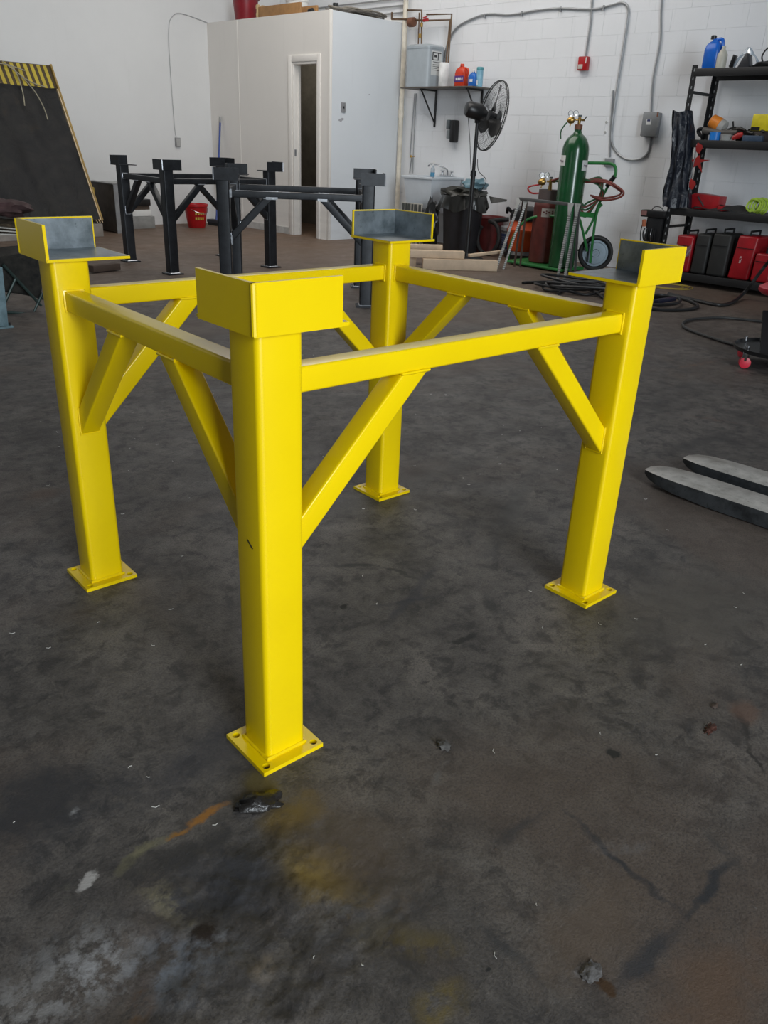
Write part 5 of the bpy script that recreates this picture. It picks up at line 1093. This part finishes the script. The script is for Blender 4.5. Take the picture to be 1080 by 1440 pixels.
# debris on the floor
GRS = M('grease_clod', (.022, .019, .017), .35, var=.3, bmp=.9, bs=60)
g = G(); c = Vector((-0.140, -0.123, 0.000)); g.blob((c.x, c.y, .006), (.046, .024, .016), .30, 2.6, 3, 12, flat=-.006); c2 = Vector((-0.114, -0.111, 0.000))
o = single(g, 'grease_clump', GRS, 'dark oily clump on the floor just before the nearest base plate', 'debris', ang=80)
o.data.transform(Matrix.Translation(c) @ Matrix.Rotation(R(-26), 4, 'Z') @ Matrix.Translation(-c))
g = G(); c = Vector((0.268, -0.268, 0.000)); g.blob((c.x, c.y, .004), (.012, .018, .008), .32, 3.0, 3, 5, flat=-.004)
single(g, 'dried_mud_lump', M('dry_grey_mud', (.07, .066, .062), .9, var=.3, bmp=.8, bs=90), 'small grey crumbly lump on the floor right of the nearest leg', 'debris', ang=80)
g = G(); c = Vector((0.780, -0.660, 0.000)); g.blob((c.x, c.y, .002), (.020, .009, .004), .6, 3.5, 3, 8, flat=-.002)
single(g, 'dead_leaf', M('dark_rust_leaf', (.06, .018, .010), .7), 'dark reddish leaf scrap on the floor at the right', 'debris', ang=80)
g = G(); c = Vector((0.871, -0.630, 0.000)); g.blob((c.x, c.y, .002), (.012, .006, .003), .6, 3.5, 2, 2, flat=-.002)
single(g, 'dead_leaf', M('dark_rust_leaf2', (.05, .03, .02), .7), 'smaller dark leaf scrap just above the reddish one', 'debris', ang=80)
g = G(); c = Vector((0.033, -0.788, 0.000)); g.blob((c.x, c.y, .002), (.020, .015, .005), .35, 3.0, 3, 14, flat=-.003)
single(g, 'concrete_chip', M('pale_concrete_chip', (.14, .13, .125), .8, var=.3, bmp=.9, bs=80), 'pale concrete chip beside a brown oil spot near the bottom', 'debris', ang=80)
g = G(); random.seed(11); PX = []
for k in range(150):
    x = random.uniform(-.9, 2.4); y = random.uniform(-.7, 2.8)
    if math.hypot(x+.86, y+1.12) < .5: continue
    a = random.uniform(0, 3.14); l_ = random.uniform(.002, .0075); c = Vector((x, y, .0012)); dv = Vector((math.cos(a), math.sin(a), 0))*l_; nn = Vector((-dv.y, dv.x, 0))
    g.tube([c-dv, c+nn*.5, c+dv], .0008, 4)
single(g, 'metal_swarf', M('bright_swarf', (.6, .58, .54), .4, .2), 'tiny bright metal shavings scattered over the concrete floor', 'swarf')['kind'] = 'stuff'
# ================================================================ NORTH SIDE
t = thing('curtain_screen', 'large framed board draped in dark tarp leaning on the left wall', 'screen', (3.6, 9.2, .17))
def Pn(x, s_, off=0.0):      # s_ 0 at the foot .. 1 at the top of the leaning board
    a = Vector((x, 9.0, .17)); b_ = Vector((x, 9.93, 1.93)); nrm = Vector((0, -(1.93-.17), .93)).normalized(); return a.lerp(b_, s_)+nrm*off
bx0, bx1 = 2.50, 4.33
g = G(); g.hexa([Pn(bx0, 0), Pn(bx1, 0), Pn(bx1, 0, .02), Pn(bx0, 0, .02), Pn(bx0, 1), Pn(bx1, 1), Pn(bx1, 1, .02), Pn(bx0, 1, .02)]); build(g, 'backing_board', M('brown_plywood', (.10, .065, .035), .7), t)
def tarpmat():
    m, tt, b = nt('dark_tarp'); v = coords(tt); f = noise_n(tt, v, 3, 6, .65, 1.2)
    tt.links.new(ramp(tt, f, [(.35, (.005, .0055, .007)), (.6, (.014, .0135, .013)), (.8, (.035, .024, .014))]), b.inputs['Base Color']); b.inputs['Roughness'].default_value = .6; b.inputs['Specular IOR Level'].default_value = .3
    bump(tt, b, noise_n(tt, v, 7, 5, .6, .8), .5, .03); return m
def tf(u, v):
    s_ = .84*v; x = bx0+(bx1-.06-bx0)*u
    return Pn(x, .0+s_, .075+.016*math.sin(14*u+2*math.sin(5*v))*(1-.6*v)+.008*math.sin(31*u+7*v)+.02*max(0, math.sin(6.2*u-.8)))
g = G(); g.grid(60, 24, tf, thick=(0, .004, .002)); build(g, 'tarp', tarpmat(), t, ang=80)
BY = M('stripe_yellow', (.50, .38, .03), .6); BD = M('stripe_dark_brown', (.07, .045, .02), .7)
g = G(); g.hexa([Pn(bx0, .845, .02), Pn(bx1, .845, .02), Pn(bx1, .845, .028), Pn(bx0, .845, .028), Pn(bx0, 1, .02), Pn(bx1, 1, .02), Pn(bx1, 1, .028), Pn(bx0, 1, .028)]); sb = build(g, 'striped_band', BD, t)
x = bx1-.055; 
while x > bx0:
    g = G(); g.hexa([Pn(x-.042, .847, .028), Pn(x, .847, .028), Pn(x, .847, .031), Pn(x-.042, .847, .031), Pn(x-.056, .995, .028), Pn(x-.014, .995, .028), Pn(x-.014, .995, .031), Pn(x-.056, .995, .031)]); build(g, 'yellow_stripe', BY, sb); x -= .083
g = G(); g.hexa([Pn(bx1-.02, 0, .02), Pn(bx1, 0, .02), Pn(bx1, 0, .06), Pn(bx1-.02, 0, .06), Pn(bx1-.02, 1, .02), Pn(bx1, 1, .02), Pn(bx1, 1, .06), Pn(bx1-.02, 1, .06)]); build(g, 'edge_rail', M('ochre_wood', (.33, .21, .05), .6), t)
g = G(); g.hexa([Pn(bx1-.042, 0, .03), Pn(bx1-.028, 0, .03), Pn(bx1-.028, 0, .065), Pn(bx1-.042, 0, .065), Pn(bx1-.042, .84, .03), Pn(bx1-.028, .84, .03), Pn(bx1-.028, .84, .065), Pn(bx1-.042, .84, .065)]); build(g, 'edge_batten', M('pale_wood', (.66, .50, .30), .6), t)
g = G(); g.bar((4.36, 9.22, .57), (4.37, 9.24, .40), .09, .012, (1, 0, 0)); build(g, 'yellow_tag', M('ochre_card', (.42, .30, .03), .6), t)
for k in range(3):
    g = G(); g.bar((4.25+.035*k, 8.95, .165), (4.20+.035*k, 9.12, .42), .012, .008); build(g, 'slat', M('pale_wood', (.66, .50, .30), .6), t)
ROP = M('frayed_rope', (.36, .33, .24), .8)
for P in ([(3.7, .99), (3.83, .93), (3.98, .87), (4.15, .845)], [(3.80, .97), (3.84, .90), (3.80, .78), (3.77, .70)], [(3.86, .92), (3.95, .80), (4.0, .70), (4.0, .62)], [(3.5, .95), (3.7, .97), (3.95, .94)]):
    g = G(); g.tube([Pn(x_, s_, .068 if s_ > .84 else .13) for x_, s_ in P], .006, 6, smooth=6); build(g, 'rope_strand', ROP, t)
g = G(); g.bb((2.6, 8.92, 0), (4.30, 9.12, .155)); single(g, 'timber_block', M('pale_grey_timber', (.30, .27, .24), .7), 'long pale timber block under the foot of the tarp-draped board', 'timber', bevel=.004)
GM = M('brown_grey_cabinet', (.085, .070, .058), .5, .2, var=.2)
t = thing('metal_cabinet', 'low brown-grey metal cabinet beside the tarp-draped board', 'cabinet', (4.6, 9.5, 0))
g = G(); g.bb((4.62, 9.16, .02), (4.72, 9.88, .60)); build(g, 'cabinet_body', GM, t, bevel=.004)
g = G(); g.bb((4.62, 9.148, .0), (4.73, 9.159, .60)); build(g, 'front_edge', M('light_grey_edge', (.33, .34, .35), .4, .3), t)
g = G(); g.bb((4.61, 9.15, .60), (4.73, 9.89, .612)); build(g, 'cabinet_top', M('grey_top', (.22, .22, .22), .5), t)
LG = M('pale_grey_sheet', (.30, .30, .29), .5, .1)
g = G(); g.bb((4.80, 9.55, 0), (5.42, 9.90, .16)); single(g, 'grey_crate', LG, 'low grey crate on the floor against the left wall', 'crate', bevel=.004)
g = G(); g.hexa([(4.80, 9.80, .163), (5.24, 9.80, .163), (5.24, 9.83, .163), (4.80, 9.83, .163), (4.80, 9.93, .60), (5.24, 9.93, .60), (5.24, 9.96, .60), (4.80, 9.96, .60)]); single(g, 'sheet_panel', M('light_grey_panel', (.40, .40, .39), .5), 'light grey panel leaning on the wall behind the small printer', 'panel')
t = thing('printer', 'small black and white printer on the grey crate', 'printer', (5.15, 9.65, .163))
g = G(); g.bb((5.02, 9.56, .30), (5.38, 9.78, .385)); build(g, 'scanner_lid', BLK, t, bevel=.006)
g = G(); g.bb((5.05, 9.57, .385), (5.22, 9.75, .415)); build(g, 'paper_stack', WHT, t)
g = G(); g.bb((5.03, 9.57, .163), (5.12, 9.76, .298)); build(g, 'side_shell', WHT, t, bevel=.004)
g = G(); g.bb((5.12, 9.57, .163), (5.38, 9.76, .245)); build(g, 'tray', WHT, t, bevel=.004)
g = G(); g.bb((5.12, 9.60, .245), (5.38, 9.76, .298)); build(g, 'paper_slot', M('brown_shadow_plastic', (.10, .07, .05), .6), t)
g = G(); g.bb((5.06, 9.556, .325), (5.10, 9.5595, .355)); build(g, 'badge', WHT, t)
t = thing('red_bucket', 'red plastic bucket with yellow lettering by the left wall', 'bucket', (6.0, 9.45, 0))
bx, by = 6.02, 9.42
g = G(); g.lathe([(0, .115), (.02, .125), (.29, .165), (.295, .175), (.325, .175), (.325, .16), (.06, .12)], (bx, by, 0), n=32); build(g, 'bucket_body', M('bright_red_plastic', (.52, .008, .012), .4), t, ang=40)
g = G(); g.tube([(bx-.17, by+.04, .30), (bx-.10, by-.15, .23), (bx+.04, by-.19, .20), (bx+.15, by-.08, .27)], .004, 6, smooth=6); build(g, 'bail_handle', CHR, t)
for zz, s_ in ((.20, 'FILL'), (.135, 'FLEX')):
    g = G(); YM = M('yellow_print', (.55, .42, .05), .5)
    for k in range(4):
        a0 = 232+13*k; rr = .1285+.138*zz-.0; vs = [(bx+(rr+.003)*math.cos(R(a0+a_)), by+(rr+.003)*math.sin(R(a0+a_)), z_) for z_ in (zz-.018, zz+.018) for a_ in (0, 9)]
        g.add(vs, [(0, 1, 3, 2)])
    build(g, 'yellow_lettering', YM, t)['kind'] = 'stuff'
# broom against the office
t = thing('broom', 'push broom with blue handle standing against the warm-tinted office wall', 'broom', (6.5, 9.6, 0))
g = G(); g.tube([(6.46, 9.56, .06), (6.70, 9.70, 1.40)], .013, 10); build(g, 'handle', M('blue_handle', (.03, .07, .30), .4), t)
g = G(); g.tube([(6.70, 9.70, 1.40), (6.714, 9.71, 1.48)], .016, 10); build(g, 'handle_tip', M('grey_tip', (.35, .35, .35), .5), t)
g = G(); g.bb((6.40, 9.40, .04), (6.50, 9.72, .08)); build(g, 'broom_head', M('dark_head', (.03, .03, .04), .6), t)
g = G(); g.bb((6.41, 9.41, .0), (6.49, 9.71, .04)); build(g, 'bristles', M('dark_bristle', (.02, .02, .02), .9), t)
# north wall outlet and its cable
g = G(); yc = YN-.008
g.tube([(6.74, yc, 2.68), (6.439, yc, 2.73), (6.25, yc, 2.735), (6.15, yc, 2.66), (6.115, yc, 2.584), (6.092, yc, 2.369), (6.09, yc, 1.935), (6.10, yc, 1.303), (6.12, yc, 1.19)], .006, 6, smooth=5)
single(g, 'wall_cable', M('grey_cable', (.5, .5, .5), .5), 'thin pale cable running over the left wall down to the outlet', 'cable')
t = thing('wall_outlet', 'small grey outlet on the left wall under the thin cable', 'outlet', (6.13, YN-.02, 1.05))
g = G(); g.bb((6.09, YN-.035, 1.06), (6.17, YN-.001, 1.18)); build(g, 'outlet_box', M('outlet_grey', (.28, .28, .28), .5), t, bevel=.004)
g = G(); g.bb((6.10, YN-.039, 1.07), (6.16, YN-.035, 1.17)); build(g, 'cover_plate', M('outlet_plate', (.42, .42, .41), .4), t)
# office switch
t = thing('light_switch', 'grey light switch plate on the bluish side of the office', 'switch', (6.96, YO-.01, 1.62))
g = G(); g.bb((6.925, YO-.012, 1.565), (7.0, YO-.002, 1.68)); build(g, 'switch_plate', M('steel_plate', (.33, .33, .34), .35, .4), t, bevel=.002)
g = G(); g.bb((6.955, YO-.020, 1.61), (6.972, YO-.011, 1.635)); build(g, 'toggle', BLK, t)
for x_, z_, w_ in ((6.92, 1.47, .03), (6.955, 1.485, .025), (7.43, 1.80, .012)):
    g = G(); g.blob((x_, YO-.0015, z_), (w_, .0015, w_*.6), .5, 4, 2, int(x_*10)); o = build(g, 'wall_scuff', M('scuff_grey', (.40, .40, .42), .8), bpy.data.objects['wall_office_south'])
# inside the office
g = G(); g.hexa([(7.55, 7.62, 0), (7.58, 7.62, 0), (7.58, 8.2, 0), (7.55, 8.2, 0), (7.70, 7.62, .62), (7.73, 7.62, .62), (7.73, 8.2, .62), (7.70, 8.2, .62)]); single(g, 'grey_board', M('inner_grey_board', (.35, .35, .36), .6), 'grey board leaning inside the dark office doorway', 'board')
# on top of the office
ZT = 2.676
t = thing('red_tub', 'dark red tub on top of the office near the corner', 'tub', (6.9, 9.45, ZT))
g = G(); g.lathe([(0, .14), (.01, .145), (.26, .175), (.27, .195), (.31, .20), (.31, .18)], (6.98, 9.38, ZT), n=32); build(g, 'tub_body', M('wine_red_plastic', (.22, .01, .018), .4), t, ang=40)
t = thing('wooden_crate', 'long low wooden crate on the office roof edge', 'crate', (6.85, 8.6, ZT))
OW = M('orange_wood', (.36, .19, .07), .6, bmp=.2)
g = G(); g.bb((6.80, 8.0, ZT), (6.83, 8.86, ZT+.13)); build(g, 'side_board', OW, t, bevel=.003)
g = G(); g.bb((7.08, 8.0, ZT), (7.11, 8.86, ZT+.13)); build(g, 'side_board', OW, t, bevel=.003)
g = G(); g.bb((6.83, 8.0, ZT), (7.08, 8.86, ZT+.015)); build(g, 'bottom_board', OW, t)
for k in range(4):
    g = G(); g.bb((6.79+.085*k, 8.87, ZT), (6.84+.085*k, 8.89, ZT+.16)); build(g, 'end_slat', M('pale_slat', (.52, .38, .20), .6), t)
for k in range(2):
    g = G(); g.bb((6.79, 8.892, ZT+.02+.09*k), (7.12, 8.902, ZT+.06+.09*k)); build(g, 'end_rail', M('pale_slat', (.52, .38, .20), .6), t)
g = G(); g.lathe([(0, .13), (.24, .15), (.25, .16), (.28, .16)], (7.38, 8.75, ZT), n=30); single(g, 'white_tub', WHT, 'white plastic tub behind the wooden crate on the office roof', 'tub', ang=40)
for (x_, y_, s_) in ((6.93, 7.85, .04), (7.02, 7.62, .05), (6.86, 7.95, .03)):
    pass
g = G(); g.blob((6.90, 7.90, ZT+.035), (.04, .05, .035), .2, 3, 2, 2); single(g, 'dark_fitting', BLK, 'small dark fitting left of the hose heap on the roof', 'fitting')
g = G(); g.lathe([(0, .035), (.05, .03), (.06, .04), (.13, .035)], (7.10, 7.66, ZT), n=16); single(g, 'black_bottle', BLK, 'small black bottle standing among the roof hoses', 'bottle')
t = thing('hose_heap', 'heap of grey hoses spread over the office roof corner', 'hose', (7.1, 7.5, ZT))
random.seed(21)
for k in range(9):
    g = G(); c = Vector((7.10+.05*k, 7.52-.01*k, ZT+.016+.014*(k % 3))); rx_ = .26+.10*random.random(); ry_ = .08+.05*random.random(); ph = random.uniform(0, 6)
    P = [c+Vector((rx_*math.cos(a)+.02*math.sin(3*a+ph), ry_*math.sin(a)+.02*math.cos(2*a+ph), .012*math.sin(2*a+ph)+.012)) for a in [2*math.pi*q/12 for q in range(12)]]
    g.tube(P, .0115, 7, True, smooth=4); build(g, 'hose_loop', M('grey_tan_hose', (.20, .18, .15), .6) if k % 3 else M('dark_tan_hose', (.09, .08, .07), .6), t)
for k, z_ in enumerate((2.80, 2.88, 2.96)):
    single(G().tube([(8.045, 7.36, z_), (8.045, 9.9, z_)], .010, 8), 'wall_pipe', PIPE, ['lowest', 'middle', 'topmost'][k]+' of the three thin pipes along the wall above the office roof', 'pipe', 'pipes above the office')
# ================================================================ LEFT EDGE: camp chair
CAM = M('camo_cloth', (.022, .020, .016), .9, var=.5, scale=22, dark=(.006, .006, .006))
t = thing('folding_camp_chair', 'folding camp chair with dark camouflage cloth at the left edge', 'chair', (1.35, 4.95, 0))
TU = M('dark_green_tube', (.03, .05, .045), .4, .3)
g = G()
def cf(u, v):
    x_ = .95+.80*u; sag = .17*math.sin(math.pi*min(1, u))*0
    zt_ = .40; return (x_-.06*v, 4.86+.06*v, zt_-(.12+.19*max(0, u-.25)/.75)*v*1.1+.012*math.sin(9*u+6*v))
g.grid(24, 12, cf, thick=(0, .01, 0)); build(g, 'seat_cloth', CAM, t, ang=80)
g = G(); g.grid(16, 12, lambda u, v: (.95+.78*u, 4.86+.42*v, .40-.08*math.sin(math.pi*v)+.01*math.sin(8*u)), thick=(0, 0, -.01)); build(g, 'seat_cloth', CAM, t, ang=80)
for P in ([(1.424, 4.840, 0.345), (1.654, 4.840, 0.036)], [(1.497, 4.840, 0.242), (1.398, 4.840, 0.087)], [(1.234, 4.840, 0.049), (1.582, 4.840, -0.019), (1.677, 4.840, 0.126)], [(1.574, 5.250, 0.243), (1.876, 5.250, -0.018)]):
    g = G(); g.tube(P, .011, 8); build(g, 'frame_tube', TU, t)
g = G(); g.grid(12, 10, lambda u, v: (.92+.40*u, 5.26+.06*v, .40+.22*v+.01*math.sin(9*u)), thick=(0, .012, 0)); build(g, 'back_cloth', CAM, t, ang=80)
g = G(); g.blob((1.546, 4.950, 0.708), (.16, .16, .055), .25, 3, 3, 17); single(g, 'folded_jacket', M('dark_plum_cloth', (.065, .032, .032), .85, var=.3, bmp=.4, bs=30), 'dark plum jacket bundled on top of the camp chair', 'jacket', ang=80)
g = G(); g.blob((1.556, 5.000, 0.581), (.19, .18, .05), .25, 3, 3, 27); single(g, 'camo_bag', M('brown_camo', (.09, .065, .04), .85, var=.4, scale=20, bmp=.4), 'brown camouflage bag under the plum jacket', 'bag', ang=80)
for k in range(3):
    g = G(); g.bar(Vector((1.373, 4.820, 0.558))+Vector((0, -.0, .022*k)), Vector((1.560, 4.820, 0.573))+Vector((0, 0, .018*k-.03)), .10, .006); single(g, 'paper_sheet', M('off_white_paper', (.55, .52, .47), .7), ['lowest', 'middle', 'topmost'][k]+' pale sheet lying on the camp chair', 'paper', 'pale sheets on the chair')
t = thing('blue_frame_leg', 'pale blue painted steel frame leg cut by the left edge', 'frame', (1.24, 4.5, 0))
PB = bare_steel('pale_blue_paint', (.10, .16, .18), (.18, .26, .29), .5, .1)
pb0, pb1 = Vector((1.207, 4.450, 0.039)), Vector((1.227, 4.450, 0.392))
g = G(); g.bar((pb0.x, pb0.y, .012), (pb1.x, pb1.y, pb1.z+.0), .07, .06); build(g, 'leg', PB, t, bevel=.004)
g = G(); g.bb((pb0.x-.06, pb0.y-.05, 0), (pb0.x+.055, pb0.y+.05, .012)); build(g, 'foot_plate', PB, t)
g = G(); g.cyl((pb0.x+.04, pb0.y-.02, .012), (pb0.x+.04, pb0.y-.02, .03), .010, n=6); build(g, 'bolt', BLKM, t)
g = G(); g.bar((2.778, 6.276, 0.040), (3.079, 6.319, 0.040), .08, .06); single(g, 'pallet_offcut', M('dark_brown_wood', (.07, .045, .032), .7), 'dark brown wood offcut behind the left yellow leg', 'wood', bevel=.004)
